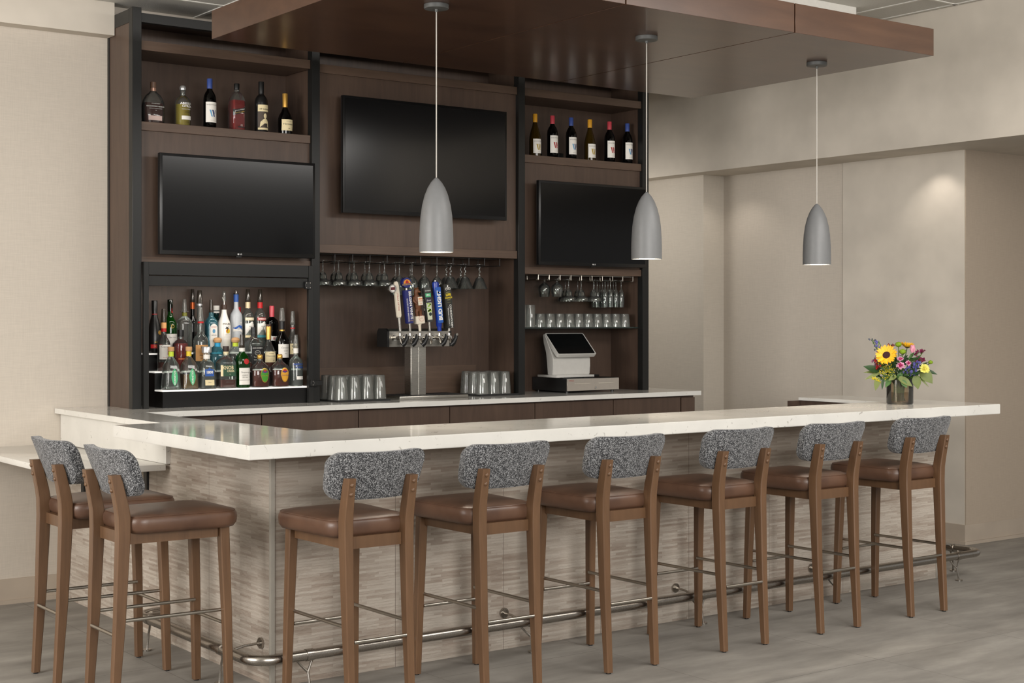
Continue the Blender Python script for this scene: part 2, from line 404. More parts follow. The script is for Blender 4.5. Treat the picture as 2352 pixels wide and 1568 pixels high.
b = new(); box(b, -5, 2.85, 8.158, 8.17, 0, 0.137); box(b, -5, 2.85, 8.148, 8.158, 0, 0.022); struct('baseboard_back', b, BASEB)
b = new()
box(b, 8.598, 8.61, 6.358, 7.463, 0, 0.137); box(b, 8.61, 13, 6.358, 6.37, 0, 0.137)
box(b, 8.586, 8.598, 6.346, 7.463, 0, 0.022); box(b, 8.598, 13, 6.346, 6.358, 0, 0.022)
box(b, 8.608, 8.62, 7.463, 8.74, 0, 0.137)
struct('baseboard_right', b, BASEB)

# ------------------------------------------------------------------ front bar counter
H = 1.067
bar = thing('bar_counter', 'long white quartz bar counter on a grey stone-strip base with a white end panel', 'bar counter', (2.916, 5.645, 0))
bx, by = -2.916, -5.645
def P(poly): return [(x + bx, y + by) for x, y in poly]
b = new()
prism(b, P([(2.603, 5.270), (7.462, 5.270), (7.462, 5.838), (3.17, 5.838), (3.14, 6.688), (2.603, 6.688)]), H - 0.058, H)
bmesh.ops.bevel(b, geom=[e for e in b.edges], offset=0.0025, segments=2, affect='EDGES')
obj('countertop', b, QUARTZ, bar)
b = new(); box(b, 7.075 + bx, 7.462 + bx, 5.839 + by, 6.500 + by, H - 0.02, H, 0.0015, 1); obj('return_top', b, QUARTZ, bar)
b = new()
box(b, 2.894 + bx, 7.36 + bx, 5.645 + by, 5.79 + by, 0, H - 0.058)
box(b, 2.894 + bx, 3.06 + bx, 5.79 + by, 8.165 + by, 0, H - 0.030 - 0.001)
box(b, 7.20 + bx, 7.36 + bx, 5.79 + by, 6.50 + by, 0, H - 0.058)
obj('stone_base', b, TILEW, bar)
b = new(); box(b, 2.890 + bx, 2.908 + bx, 5.641 + by, 5.659 + by, 0, H - 0.058)
obj('corner_trim', b, M('corner_strip', (166, 160, 150), 0.5), bar)
b = new(); box(b, 7.348 + bx, 7.363 + bx, 5.642 + by, 5.658 + by, 0, H - 0.058)
obj('corner_trim', b, _m['corner_strip'], bar)
b = new(); box(b, 2.872 + bx, 2.8935 + bx, 6.70 + by, 8.165 + by, 0.867, H - 0.0305)
obj('end_panel', b, QUARTZ, bar)
b = new()
box(b, 3.06 + bx, 3.12 + bx, 5.80 + by, 7.50 + by, 0.1, H - 0.06)
box(b, 3.12 + bx, 7.14 + bx, 5.79 + by, 5.812 + by, 0.1, H - 0.06)
box(b, 7.095 + bx, 7.20 + bx, 5.80 + by, 6.50 + by, 0.1, H - 0.0205)
box(b, 7.00 + bx, 7.36 + bx, 6.50 + by, 6.524 + by, 0.1, H - 0.022)
obj('inner_panel', b, CAB, bar)

desk = thing('lowered_counter', 'low white quartz counter shelf fixed against the end of the bar', 'counter', (2.6, 7.4, 0.836))
b = new(); box(b, 2.362 - 2.6, 2.871 - 2.6, 6.70 - 7.4, 8.165 - 7.4, 0, 0.030, 0.0025)
obj('slab', b, QUARTZ, desk)
for yy in (6.98, 7.85):
    b = new()
    prism(b, [(-0.16, yy - 7.42), (0.293, yy - 7.42), (0.293, yy - 7.38), (-0.16, yy - 7.38)], -0.012, -0.0005)
    box(b, 0.281, 0.293, yy - 7.42, yy - 7.38, -0.30, -0.011)
    obj('bracket', b, BLACKM, desk)

# ------------------------------------------------------------------ back counter
bc = thing('back_counter', 'white quartz back counter on dark wood cabinets below the television cabinet', 'counter', (5.0, 7.8, 0))
b = new()
prism(b, [(x - 5.0, y - 7.8) for x, y in [(2.838, 6.690), (3.10, 6.690), (3.098, 7.50), (7.18, 7.50), (7.18, 8.165), (2.838, 8.165)]], H - 0.030, H)
bmesh.ops.bevel(b, geom=[e for e in b.edges], offset=0.0015, segments=1, affect='EDGES')
obj('worktop', b, QUARTZ, bc)
b = new(); box(b, 3.12 - 5, 7.15 - 5, 7.55 - 7.8, 8.16 - 7.8, 0.08, H - 0.031)
box(b, 3.12 - 5, 7.14 - 5, 7.62 - 7.8, 8.1 - 7.8, 0, 0.08)
obj('carcass', b, CAB, bc)
xs = [3.14, 3.80, 4.43, 5.08, 5.74, 6.40, 7.01]
for x0, x1 in zip(xs, xs[1:]):
    b = new(); box(b, x0 + 0.003 - 5, x1 - 0.003 - 5, 7.53 - 7.8, 7.55 - 7.8, 0.10, H - 0.04, 0.001, 1)
    obj('door', b, CAB, bc)
b = new(); box(b, 7.02 - 5, 7.145 - 5, 7.53 - 7.8, 7.55 - 7.8, 0.10, H - 0.045, 0.001, 1); obj('filler_panel', b, CAB, bc)

# ------------------------------------------------------------------ foot rail
fr = thing('foot_rail', 'steel pipe foot rail wrapping around the base of the bar', 'foot rail', (5.0, 5.45, 0))
def G(x, y, z): return (x - 5.0, y - 5.45, z)
zr = 0.147; RX, RY, RE = 2.752, 5.517, 7.635
path = [(2.886, 6.76), (2.82, 6.76)] + arc((2.832, 6.68), 0.08, PI / 2, PI, 6)[1:] + arc((RX + 0.1, RY + 0.1), 0.1, PI, 1.5 * PI, 8)
path += arc((RE - 0.09, RY + 0.09), 0.09, 1.5 * PI, 2 * PI, 8) + [(RE, 6.35)]
b = new(); tube(b, [G(x, y, zr) for x, y in path], 0.0225, 16); obj('pipe', b, PIPE, fr)
def bracket(px_, py_, nx, ny, d, shift):
    """strap round the pipe, forked floor leg and (a hand's width along) a wall arm; (nx, ny) points to the tiled face"""
    br = new()
    T = Vector((-ny, nx, 0)); Nn = Vector((nx, ny, 0)); c = Vector(G(px_, py_, zr))
    tube(br, [c - T * 0.017, c + T * 0.017], 0.026, 16)
    foot = Vector(G(px_, py_, 0.006)) - Nn * 0.01
    fork = Vector(G(px_, py_, 0.075)) + T * 0.006
    tube(br, [c - T * 0.012 - Vector((0, 0, 0.024)), Vector(G(px_, py_, 0.10)) - T * 0.004, fork, foot], [0.006, 0.005, 0.006, 0.006], 8)
    tube(br, [c + Nn * 0.022 + T * 0.05 - Vector((0, 0, 0.020)), Vector(G(px_, py_, 0.10)) + Nn * 0.016 + T * 0.028, fork], [0.005, 0.005, 0.006], 8)
    o = obj('bracket', br, PIPE, fr)
    b2 = new(); tube(b2, [foot - Vector((0, 0, 0.0055)), foot + Vector((0, 0, 0.002))], 0.021, 14); obj('foot_plate', b2, PIPE, o)
    if shift is None: return
    q = Vector(G(px_, py_, 0.173)) + T * shift
    b2 = new(); tube(b2, [q + Nn * (d - 0.010), q + Nn * (d - 0.001)], 0.024, 16); tube(b2, [q + Nn * (d - 0.02), q + Nn * (d - 0.010)], 0.011, 12)
    tube(b2, [Vector((q.x, q.y, zr)) + Nn * 0.016 + Vector((0, 0, 0.015)), q + Nn * 0.06 + Vector((0, 0, -0.002)), q + Nn * (d - 0.015)], 0.006, 8); obj('wall_arm', b2, PIPE, o)
for x_ in (3.005, 4.185, 5.285, 6.315, 7.39): bracket(x_, RY, 0, 1, 0.128, None if x_ < 3.1 or x_ > 7 else 0.07)
for y_ in (5.83, 6.62): bracket(RX, y_, 1, 0, 0.142, -0.095 if y_ < 6 else 0.10)
bracket(RE, 5.74, -1, 0, 0.275, 0.0)

# ------------------------------------------------------------------ canopy and pendants
cn = thing('wood_canopy', 'dark brown wood ceiling canopy of three panels hanging over the bar', 'ceiling canopy', (5.03, 6.17, 3.03))
for x0, x1 in ((3.31, 4.495), (4.495, 5.634), (5.634, 6.757)):
    b = new(); box(b, x0 + 0.004 - 5.03, x1 - 0.004 - 5.03, 5.2 - 6.17, 7.14 - 6.17, 0, 0.15, 0.001, 1); obj('panel', b, CANOPY, cn)
b = new(); box(b, 3.33 - 5.03, 6.74 - 5.03, 5.22 - 6.17, 7.12 - 6.17, 0.012, 0.14); obj('core', b, M('dark_gap', (22, 15, 12), 0.7), cn)
for x in (4.6, 5.6):
    b = new(); tube(b, [(x - 5.03, 6.8 - 6.17, 0.15), (x - 5.03, 6.8 - 6.17, 0.331)], 0.008, 8); obj('hanger_rod', b, BLACKM, cn)
LAMPG = M('lamp_grey_paint', (118, 119, 120), 0.45)
LAMPW = M('lamp_white_inside', (255, 250, 240), 0.6)
def pendant(loc, label):
    p = thing('pendant_lamp', label, 'pendant lamp', loc, 0, 'pendant lamps over the bar')
    prof = [(0.0795, 0), (0.0795, 0.06), (0.078, 0.11), (0.074, 0.17), (0.0665, 0.22), (0.055, 0.265), (0.041, 0.30), (0.026, 0.325), (0.012, 0.341), (0.004, 0.348)]
    b = new(); lathe(b, prof, 40, cap0=False, cap1=True)
    lathe(b, [(0.0795, 0), (0.0775, 0), (0.0775, 0.03)], 40, cap0=False, cap1=False)
    s_ = obj('lamp_shade', b, LAMPG, p, 50)
    b = new(); lathe(b, [(0.0774, 0.002), (0.0774, 0.06), (0.074, 0.14), (0.05, 0.24)], 32, cap0=False, cap1=True); obj('reflector', b, LAMPW, s_)
    b = new(); lathe(b, [(0.03, 0.0), (0.074, 0.012), (0.0745, 0.018)], 32, cap0=True, cap1=False)
    obj('diffuser', b, M('lamp_glow', (255, 244, 226), 0.5, emit=7.0), p)
    b = new(); tube(b, [(0, 0, 0.345), (0, 0, 1.135)], 0.0028, 8); obj('cord', b, M('pale_cord', (190, 186, 178), 0.5), p)
    b = new(); lathe(b, [(0.006, 1.118), (0.008, 1.131), (0.056, 1.133), (0.058, 1.136), (0.058, 1.153), (0.056, 1.154)], 32); obj('ceiling_plate', b, M('plate_grey', (84, 85, 84), 0.5), p)
    l = bpy.data.lights.new('pendant_bulb', 'SPOT'); l.energy = 34; l.color = (1, 0.88, 0.72); l.spot_size = math.radians(112); l.spot_blend = 0.8; l.shadow_soft_size = 0.05
    lo = bpy.data.objects.new('bulb_light', l); C.objects.link(lo); lo.parent = p; lo.location = (0, 0, -0.006)
pendant((3.79, 5.73, 1.876), 'grey bullet-shaped pendant lamp hanging in front of the large middle television')
pendant((5.095, 5.73, 1.876), 'grey bullet-shaped pendant lamp overlapping the edge of the small television by the wall')
pendant((6.39, 5.73, 1.876), 'grey bullet-shaped pendant lamp hanging clear of the televisions against the beige wall')

# ------------------------------------------------------------------ television cabinet
CX0, CYF = 5.05, 7.81
cab = thing('back_bar_cabinet', 'tall dark wood back bar cabinet of three bays framed in black metal posts', 'cabinet', (CX0, CYF, H))
def cb(name, mat, boxes, bev=0.0):
    b = new()
    for x0, x1, y0, y1, z0, z1 in boxes: box(b, x0 - CX0, x1 - CX0, y0 - CYF, y1 - CYF, z0 - H, z1 - H, bev, 1)
    return obj(name, b, mat, cab)
for x0, x1 in ((3.147, 3.20), (4.268, 4.322), (5.809, 5.863), (6.899, 6.956)):
    cb('post', BLACKM, [(x0, x1, 7.80, 7.853, H, 3.295)], 0.0015)
for x0, x1 in ((3.20, 4.268), (4.322, 5.809), (5.863, 6.899)): cb('top_rail', BLACKM, [(x0, x1, 7.81, 7.85, 3.217, 3.268)])
cb('top_rail', BLACKM, [(3.147, 3.19, 7.853, 8.165, 3.215, 3.29)])
cb('edge_strip', BLACKM, [(3.145, 3.158, 8.145, 8.167, H, 3.174)])
cb('side_panel', CAB, [(3.150, 3.185, 7.853, 8.15, H, 3.215)])
cb('side_panel', CAB, [(6.905, 6.950, 7.853, 8.15, H, 3.25)])
cb('divider', CAB, [(4.275, 4.315, 7.853, 8.15, H, 3.25)])
cb('divider', CAB, [(5.816, 5.856, 7.853, 8.15, H, 3.25)])
cb('back_panel', CAB, [(3.185, 6.95, 8.15, 8.168, H, 3.27)])
cb('top_panel', CAB, [(3.185, 6.95, 7.853, 8.15, 3.25, 3.268)])
cb('shelf', CABH, [(3.20, 4.266, 7.815, 8.15, 3.064, 3.117)], 0.001)
cb('shelf', CABH, [(3.20, 4.266, 7.815, 8.15, 2.618, 2.666)], 0.001)
cb('tv_panel', CAB, [(3.20, 4.268, 7.832, 7.85, 1.885, 2.618)])
cb('rail', CABH, [(3.20, 4.268, 7.82, 7.85, 1.885, 1.914)])
cb('shelf', CABH, [(4.322, 5.809, 7.815, 8.15, 3.050, 3.101)], 0.001)
cb('tv_panel', CAB, [(4.322, 5.809, 7.832, 7.85, 2.018, 3.05)])
cb('rail', CABH, [(4.322, 5.809, 7.815, 8.15, 1.966, 2.018)], 0.001)
cb('shelf', CABH, [(5.863, 6.899, 7.815, 8.15, 3.050, 3.101)], 0.001)
cb('shelf', CABH, [(5.863, 6.899, 7.815, 8.15, 2.609, 2.660)], 0.001)
cb('tv_panel', CAB, [(5.863, 6.899, 7.832, 7.85, 1.915, 2.609)])
cb('rail', CABH, [(5.863, 6.899, 7.815, 8.15, 1.868, 1.915)], 0.001)
cb('backsplash', CABH, [(4.315, 5.70, 8.135, 8.15, H, 1.26)])
o = cb('glass_shelf', glass('shelf_glass', (150, 185, 172), (20, 50, 40), 0.02), [(5.858, 6.903, 7.85, 8.148, 1.503, 1.512)])

lf = thing('liquor_frame', 'black metal lockable shutter frame around the liquor bottles', 'frame', (3.73, 7.80, H))
def lb(name, mat, boxes, bev=0.0):
    b = new()
    for x0, x1, y0, y1, z0, z1 in boxes: box(b, x0 - 3.73, x1 - 3.73, y0 - 7.80, y1 - 7.80, z0 - H, z1 - H, bev, 1)
    return obj(name, b, mat, lf)
lb('stile', BLACKM, [(3.203, 3.232, 7.775, 7.799, H, 1.884)], 0.001)
lb('stile', BLACKM, [(4.232, 4.266, 7.775, 7.799, H, 1.884)], 0.001)
lb('header', BLACKM, [(3.232, 4.232, 7.777, 7.83, 1.812, 1.884)], 0.001)
sh_ = lb('shutter_bar', BLACKM, [(3.232, 4.232, 7.785, 7.83, 1.752, 1.808)], 0.001)
hg = lb('hinge', BLACKP, [(4.205, 4.245, 7.765, 7.785, 1.745, 1.79)], 0.002)
for sx in (-0.013, 0.012):
    for sz in (-0.014, 0.014):
        b = new(); tube(b, [(0.495 + sx, -0.037, 0.7 + sz), (0.495 + sx, -0.034, 0.7 + sz)], 0.003, 8); obj('screw', b, STEEL, hg)
hg = lb('latch', BLACKP, [(4.240, 4.275, 7.762, 7.776, 1.165, 1.205), (4.262, 4.315, 7.760, 7.770, 1.17, 1.20)], 0.002)
for sz in (-0.01, 0.01):
    b = new(); tube(b, [(0.525, -0.041, 0.118 + sz), (0.525, -0.037, 0.118 + sz)], 0.003, 8); obj('screw', b, STEEL, hg)

l = bpy.data.lights.new('led_strip', 'AREA'); l.shape = 'RECTANGLE'; l.size = 0.92; l.size_y = 0.012; l.energy = 1.3; l.color = (1, 0.93, 0.84)
lo = bpy.data.objects.new('led_light', l); C.objects.link(lo); lo.parent = lf; lo.location = (0, 0.034, 1.752 - H - 0.004); lo.rotation_euler = (math.radians(28), 0, 0)
# stepped bottle display
st = thing('bottle_step_display', 'black three-tier bottle display with white lit step edges inside the liquor frame', 'display stand', (3.79, 7.80, H))
STEPB = M('step_black', (12, 11, 11), 0.3); STEPW = M('step_white_edge', (250, 246, 238), 0.35, emit=0.55)
tiers = [(7.802, 7.916, 1.166), (7.916, 8.026, 1.268), (8.026, 8.148, 1.370)]
for y0, y1, zt in tiers:
    b = new(); box(b, 3.328 - 3.79 - 0.002, 4.258 - 3.79, y0 + 0.003 - 7.80, y1 - 7.80, 0, zt - H - 0.009); t_ = obj('tier', b, STEPB, st)
    b = new(); box(b, 3.326 - 3.79 - 0.002, 4.258 - 3.79, y0 - 7.80, y1 - 7.80 - 0.0005, zt - H - 0.0085, zt - H, 0.001, 1); obj('step_top', b, STEPW, t_)

# ------------------------------------------------------------------ televisions
SCREEN = M('tv_screen', (8, 8, 9), 0.16, spec=0.3, var=0.0)
def tv(x0, x1, z0, z1, label, logo=True):
    cx, cz = (x0 + x1) / 2, (z0 + z1) / 2; w_, h_ = (x1 - x0) / 2, (z1 - z0) / 2
    t = thing('television', label, 'television', (cx, 7.75, cz))
    b = new(); box(b, -w_, w_, -0.03, 0.0, -h_, h_, 0.003); box(b, -w_ * 0.7, w_ * 0.7, 0.0, 0.03, -h_ * 0.8, h_ * 0.3, 0.006)
    obj('body', b, M('tv_black', (10, 10, 11), 0.3), t)
    b = new(); box(b, -w_ + 0.016, w_ - 0.016, -0.0315, -0.0295, -h_ + 0.024, h_ - 0.016); obj('screen', b, SCREEN, t)
    b = new(); box(b, -0.1, 0.1, 0.03, 0.0815, -0.1, 0.1); obj('wall_mount', b, BLACKM, t)
    if logo:
        b = new()
        tube(b, [(-0.012, -0.0305, -h_ + 0.0125), (-0.012, -0.0318, -h_ + 0.0125)], 0.005, 16)
        text(b, 'LG', 0.012, lambda u, v: (u, -0.0312, v), 0.004, -h_ + 0.0125, bold=0.02)
        obj('logo', b, M('logo_silver', (205, 205, 205), 0.3), t)
        b = new(); box(b, -0.022, 0.012, -0.028, -0.01, -h_ - 0.006, -h_ + 0.002, 0.002, 1); obj('sensor', b, BLACKP, t)
tv(3.272, 4.246, 1.925, 2.489, 'black flat television mounted above the liquor bottles')
tv(4.435, 5.655, 2.206, 2.913, 'largest black television, mounted highest above the beer taps', False)
tv(5.917, 6.866, 1.925, 2.486, 'black flat television mounted above the point-of-sale till')

# ------------------------------------------------------------------ bar stools (local: sitter faces +y)
def rr_outline(front, rear, y0, y1, rf, rrr, n=7):
    """trapezoid with rounded corners, counter-clockwise from rear"""
    cs = [((rear - rrr), y0 + rrr, rrr, -PI / 2, 0), ((front - rf), y1 - rf, rf, 0, PI / 2),
          (-(front - rf), y1 - rf, rf, PI / 2, PI), (-(rear - rrr), y0 + rrr, rrr, PI, 1.5 * PI)]
    pts = []
    for cx, cy, r, a0, a1 in cs: pts += arc((cx, cy), r, a0, a1, n)
    return pts
def inset(pts, d, c):
    out = []
    for x, y in pts:
        v = Vector((x - c[0], y - c[1])); l = v.length
        f = max(0.0, (l - d) / l); out.append((c[0] + v.x * f, c[1] + v.y * f))
    return out
def domed(bm, outline, levels, c, top_scale):
    rings = [[(x, y, z) for x, y in inset(outline, d, c)] for d, z in levels]
    d0, z0 = levels[-1]
    base = inset(outline, d0, c)
    for f, dz in top_scale:
        rings.append([(c[0] + (x - c[0]) * f, c[1] + (y - c[1]) * f, z0 + dz) for x, y in base])
    loft(bm, rings, True, True)
st0 = thing('bar_stool', 'bar stool', 'bar stool', (0, 0, 0), 0, 'wooden bar stools around the counter')
OUT = rr_outline(0.208, 0.188, -0.192, 0.286, 0.075, 0.075)
b = new()
domed(b, OUT, [(0.04, 0.703), (0.016, 0.706), (0.003, 0.722), (0.0, 0.747), (0.003, 0.762), (0.009, 0.771), (0.016, 0.775)], (0, 0.045),
      [(0.9, 0.006), (0.72, 0.012), (0.5, 0.015), (0.25, 0.016)])
seat = obj('seat', b, LEATHER, st0, 60)
b = new(); pts = [(x, y, 0.7725) for x, y in inset(OUT, 0.0095, (0, 0.045))]; tube(b, pts + [pts[0]], 0.0022, 6, False); obj('piping', b, LEATHER, seat)
# backrest: rounded slab, curved and raked
def back_map(x, z, t):
    zc = 0.948
    return (x, -0.283 + (1.048 - z) * 0.39 + 0.038 * (abs(x) / 0.214) ** 2 + t, z + 0.006 * (x / 0.214) ** 2)
def rrect(w_, h_, r, n=6):
    p = []
    for cx, cz, a in ((w_ - r, -h_ + r, -PI / 2), (w_ - r, h_ - r, 0), (-w_ + r, h_ - r, PI / 2), (-w_ + r, -h_ + r, PI)):
        p += arc((cx, cz), r, a, a + PI / 2, n)
        if abs(cx) > 0 and a in (-PI / 2 + 9,): pass
    return p
def dens(p, m=6):
    q = []
    for i in range(len(p)):
        a, c_ = p[i], p[(i + 1) % len(p)]
        L_ = math.hypot(c_[0] - a[0], c_[1] - a[1]); k = max(1, int(L_ / 0.03))
        for j in range(k): q.append((a[0] + (c_[0] - a[0]) * j / k, a[1] + (c_[1] - a[1]) * j / k))
    return q
ol = dens(rrect(0.214, 0.095, 0.056))
# upper corners lean outwards a little
ol = [(x * (1.0 + 0.045 * (z / 0.095)), z) for x, z in ol]
def sc(d):
    return [(x * (1 - d / 0.214), z * (1 - d / 0.095)) for x, z in ol]
b = new(); rings = []
for f in (0.15, 0.4, 0.65, 0.85): rings.append([back_map(x * f, 0.948 + z * f, 0.0) for x, z in sc(0.012)])
for d, t in ((0.012, 0.0), (0.005, 0.001), (0.001, 0.006), (0.0, 0.014), (0.0, 0.038), (0.002, 0.046), (0.007, 0.051), (0.014, 0.053)):
    rings.append([back_map(x, 0.948 + z, t) for x, z in sc(d)])
for f, t in ((0.85, 0.056), (0.65, 0.058), (0.4, 0.059), (0.15, 0.059)): rings.append([back_map(x * f, 0.948 + z * f, t) for x, z in sc(0.014)])
loft(b, rings); bk = obj('backrest', b, FABRIC, st0, 70)
b = new(); sp_ = [back_map(x, 0.948 + z, 0.0035) for x, z in sc(0.002)]; tube(b, sp_ + [sp_[0]], 0.0022, 6, False); obj('seam', b, FABRIC, bk)
def quad_leg(secs):
    """secs: (cx, cy, z, wx, wy)"""
    b = new(); rings = []
    for cx, cy, z, wx, wy in secs:
        c_ = 0.004
        rings.append([(cx + sx * wx / 2 - ox, cy + sy * wy / 2 - oy, z) for sx, sy, ox, oy in
            ((-1, -1, -c_, 0), (1, -1, c_, 0), (1, -1, 0, -c_), (1, 1, 0, c_), (1, 1, c_, 0), (-1, 1, -c_, 0), (-1, 1, 0, c_), (-1, -1, 0, -c_))])
    loft(b, rings); return b
for s in (-1, 1):
    b = quad_leg([(s * 0.137, -0.244, 0.006, 0.030, 0.032), (s * 0.138, -0.222, 0.35, 0.035, 0.044), (s * 0.139, -0.208, 0.70, 0.040, 0.054),
                  (s * 0.140, -0.209, 0.775, 0.040, 0.055), (s * 0.141, -0.216, 0.82, 0.039, 0.054), (s * 0.142, -0.237, 0.915, 0.037, 0.048), (s * 0.142, -0.245, 0.945, 0.036, 0.043)])
    lg = obj('leg', b, STOOLW, st0, 20)
    for z, y in ((0.920, -0.2625), (0.883, -0.2555)):
        b = new(); ball(b, (s * 0.142, y, z), 0.0092, 1, 0.7, 1, 12, 8); obj('rivet', b, STOOLW, lg)
    b = new(); lathe(b, [(0.011, 0), (0.011, 0.007)], 12, s * 0.137, -0.244); obj('foot_glide', b, BLACKP, lg)
    b = quad_leg([(s * 0.161, 0.243, 0.006, 0.030, 0.032), (s * 0.154, 0.235, 0.35, 0.036, 0.037), (s * 0.147, 0.222, 0.712, 0.042, 0.042)])
    lg = obj('leg', b, STOOLW, st0, 20)
    b = new(); lathe(b, [(0.011, 0), (0.011, 0.007)], 12, s * 0.161, 0.243); obj('foot_glide', b, BLACKP, lg)
    b = new(); tube(b, [(s * 0.134, -0.206, 0.358), (s * 0.136, 0.225, 0.356)], 0.0075, 10); obj('stretcher', b, ROD, st0)
b = new(); tube(b, [(-0.12, -0.238, 0.303), (0.12, -0.238, 0.303)], 0.0075, 10); obj('stretcher', b, ROD, st0)
b = new(); tube(b, [(-0.137, 0.225, 0.303), (0.137, 0.225, 0.303)], 0.0075, 10); obj('stretcher', b, ROD, st0)
b = new(); box(b, -0.125, 0.125, 0.198, 0.222, 0.662, 0.71); obj('apron', b, STOOLW, st0, 20)
b = new(); box(b, -0.118, 0.118, -0.203, -0.180, 0.662, 0.71); obj('apron', b, STOOLW, st0, 20)
for s in (-1, 1):
    b = new(); loft(b, [[(s * 0.114, -0.185, z), (s * 0.136, -0.185, z), (s * 0.146, 0.200, z), (s * 0.124, 0.200, z)] for z in (0.662, 0.71)]); obj('apron', b, STOOLW, st0, 20)
    b = new(); prism(b, [(s * 0.124, 0.198), (s * 0.06, 0.198), (s * 0.124, 0.135)], 0.675, 0.709); obj('corner_block', b, STOOLW, st0, 20)
YS = 5.223
labels = ['bar stool with brown leather seat at the counter corner, first of the long side',
          'bar stool with brown leather seat, second along the long side from the counter corner',
          'bar stool with brown leather seat, third along the long side from the counter corner',
          'bar stool with brown leather seat, third along the long side from the flower vase end',
          'bar stool with brown leather seat, next to last on the long side before the vase',
          'bar stool with brown leather seat, last of the long side below the flower vase']
for k, (x, lab) in enumerate(zip((3.033, 3.673, 4.34, 5.05, 5.718, 6.415), labels)):
    if k == 0: st0.location = (x, YS, 0); st0['label'] = lab
    else: dup(st0, (x, YS, 0), 0, lab)
dup(st0, (2.415, 6.352, 0), -PI / 2, 'bar stool with grey fabric back at the counter end, beside the lowered white shelf')
dup(st0, (2.447, 5.79, 0), -PI / 2, 'bar stool with grey fabric back at the counter end, beside the counter corner')

# ------------------------------------------------------------------ bottles
CLEAR = glass('clear_glass', (242, 246, 244), (104, 112, 110), 0.035)
CLEAR2 = glass('pale_clear_glass', (238, 243, 240), (116, 124, 122), 0.05)
GREENG = glass('green_glass', (40, 130, 40), (6, 40, 8), 0.12, bodyc=(40, 130, 40))
DGREEN = glass('dark_green_glass', (26, 60, 26), (4, 14, 5), 0.10, bodyc=(22, 50, 24))
BLUEG = glass('aqua_glass', (120, 200, 215), (30, 100, 125), 0.16, bodyc=(120, 195, 210))
TEALG = glass('teal_glass', (60, 130, 125), (15, 50, 48), 0.10, bodyc=(50, 110, 108))
BROWNG = glass('wine_black_glass', (18, 14, 12), (6, 5, 5), 0.25, bodyc=(16, 13, 12))
OLIVEG = glass('olive_glass', (110, 86, 20), (40, 28, 6), 0.25, bodyc=(88, 66, 14))
FROST = M('frosted_glass', (176, 180, 184), 0.35, spec=0.5)
FROSTB = M('frosted_black', (20, 19, 19), 0.32)
WHITEB = M('white_bottle', (234, 230, 222), 0.25)
SMOKE = glass('smoky_plastic', (120, 108, 92), (50, 44, 38), 0.22, 0.12, bodyc=(110, 100, 88))
CLRP = glass('clear_plastic', (225, 225, 220), (110, 110, 108), 0.10, 0.08)
def liq(name, tr, df, k=0.55):
    if name in _m: return _m[name]
    m, nt, b, N, L = nodes(name); out = N['Material Output']
    t = N.new('ShaderNodeBsdfTransparent'); t.inputs[0].default_value = lin(tr)
    b.inputs['Base Color'].default_value = lin(df); b.inputs['Roughness'].default_value = 0.12; b.inputs['Specular IOR Level'].default_value = 0.15
    s_ = N.new('ShaderNodeMixShader'); s_.inputs[0].default_value = k
    L.new(t.outputs[0], s_.inputs[1]); L.new(b.outputs[0], s_.inputs[2]); L.new(s_.outputs[0], out.inputs[0])
    _m[name] = m; return m
L_RED = liq('red_spirit', (210, 24, 14), (178, 14, 8), 0.55)
L_AMB = liq('amber_spirit', (190, 80, 30), (126, 42, 16), 0.55)
L_DARK = liq('dark_spirit', (110, 34, 18), (74, 22, 12), 0.7)
L_CLR = liq('clear_spirit', (232, 236, 234), (200, 205, 202), 0.10)
L_GOLD = liq('gold_spirit', (225, 190, 110), (196, 156, 74), 0.35)
L_YEL = liq('yellow_spirit', (235, 215, 70), (206, 184, 44), 0.45)
INK = M('black_ink', (24, 22, 22), 0.6); INKW = M('white_ink', (240, 238, 232), 0.5); INKG = M('gold_ink', (206, 168, 84), 0.35, 0.4)
INKR = M('red_ink', (172, 30, 34), 0.5); INKB = M('blue_ink', (36, 76, 160), 0.5); INKN = M('navy_ink', (34, 56, 110), 0.5)
INKS = M('grey_ink', (120, 116, 112), 0.6); INKLB = M('light_blue_ink', (96, 156, 196), 0.5)
PAPER = M('label_paper', (238, 234, 226), 0.6); CREAM = M('cream_label', (232, 216, 172), 0.6); KRAFT = M('kraft_label', (198, 148, 92), 0.7)
BLACKL = M('black_label', (22, 21, 21), 0.45); GOLDF = M('gold_foil', (212, 164, 78), 0.28, 0.6); SILV = M('silver_cap', (200, 200, 200), 0.3, 0.7)
CORK = M('cork', (206, 160, 112), 0.8); REDL = M('red_label', (190, 28, 30), 0.5); GREENL = M('green_label', (76, 182, 124), 0.5)
DGRL = M('dark_green_label', (46, 82, 60), 0.6); BLUEL = M('blue_label', (38, 86, 164), 0.5); YELL = M('yellow_label', (228, 196, 40), 0.5)
LIME = M('lime_strip', (206, 226, 60), 0.5); ORANGE = M('orange_label', (222, 120, 54), 0.5); TEALL = M('teal_label', (60, 140, 150), 0.5)
def ring(r, z, p=2.0, sy=1.0, n=28):
    out = []
    for i in range(n):
        a = 2 * PI * (i + 0.5) / n; c_, s_ = math.cos(a), math.sin(a)
        out.append((r * math.copysign(abs(c_) ** (2 / p), c_), r * sy * math.copysign(abs(s_) ** (2 / p), s_), z))
    return out
def prof_at(prof, z):
    for a, c_ in zip(prof, prof[1:]):
        if a[1] <= z <= c_[1] and c_[1] > a[1]:
            t = (z - a[1]) / (c_[1] - a[1]); return tuple(a[i] + (c_[i] - a[i]) * t for i in (0, 2))
    e = prof[-1] if z > prof[-1][1] else prof[0]
    return e[0], e[2]
def norm(prof): return [(q[0], q[1], q[2] if len(q) > 2 else 0.0) for q in prof]
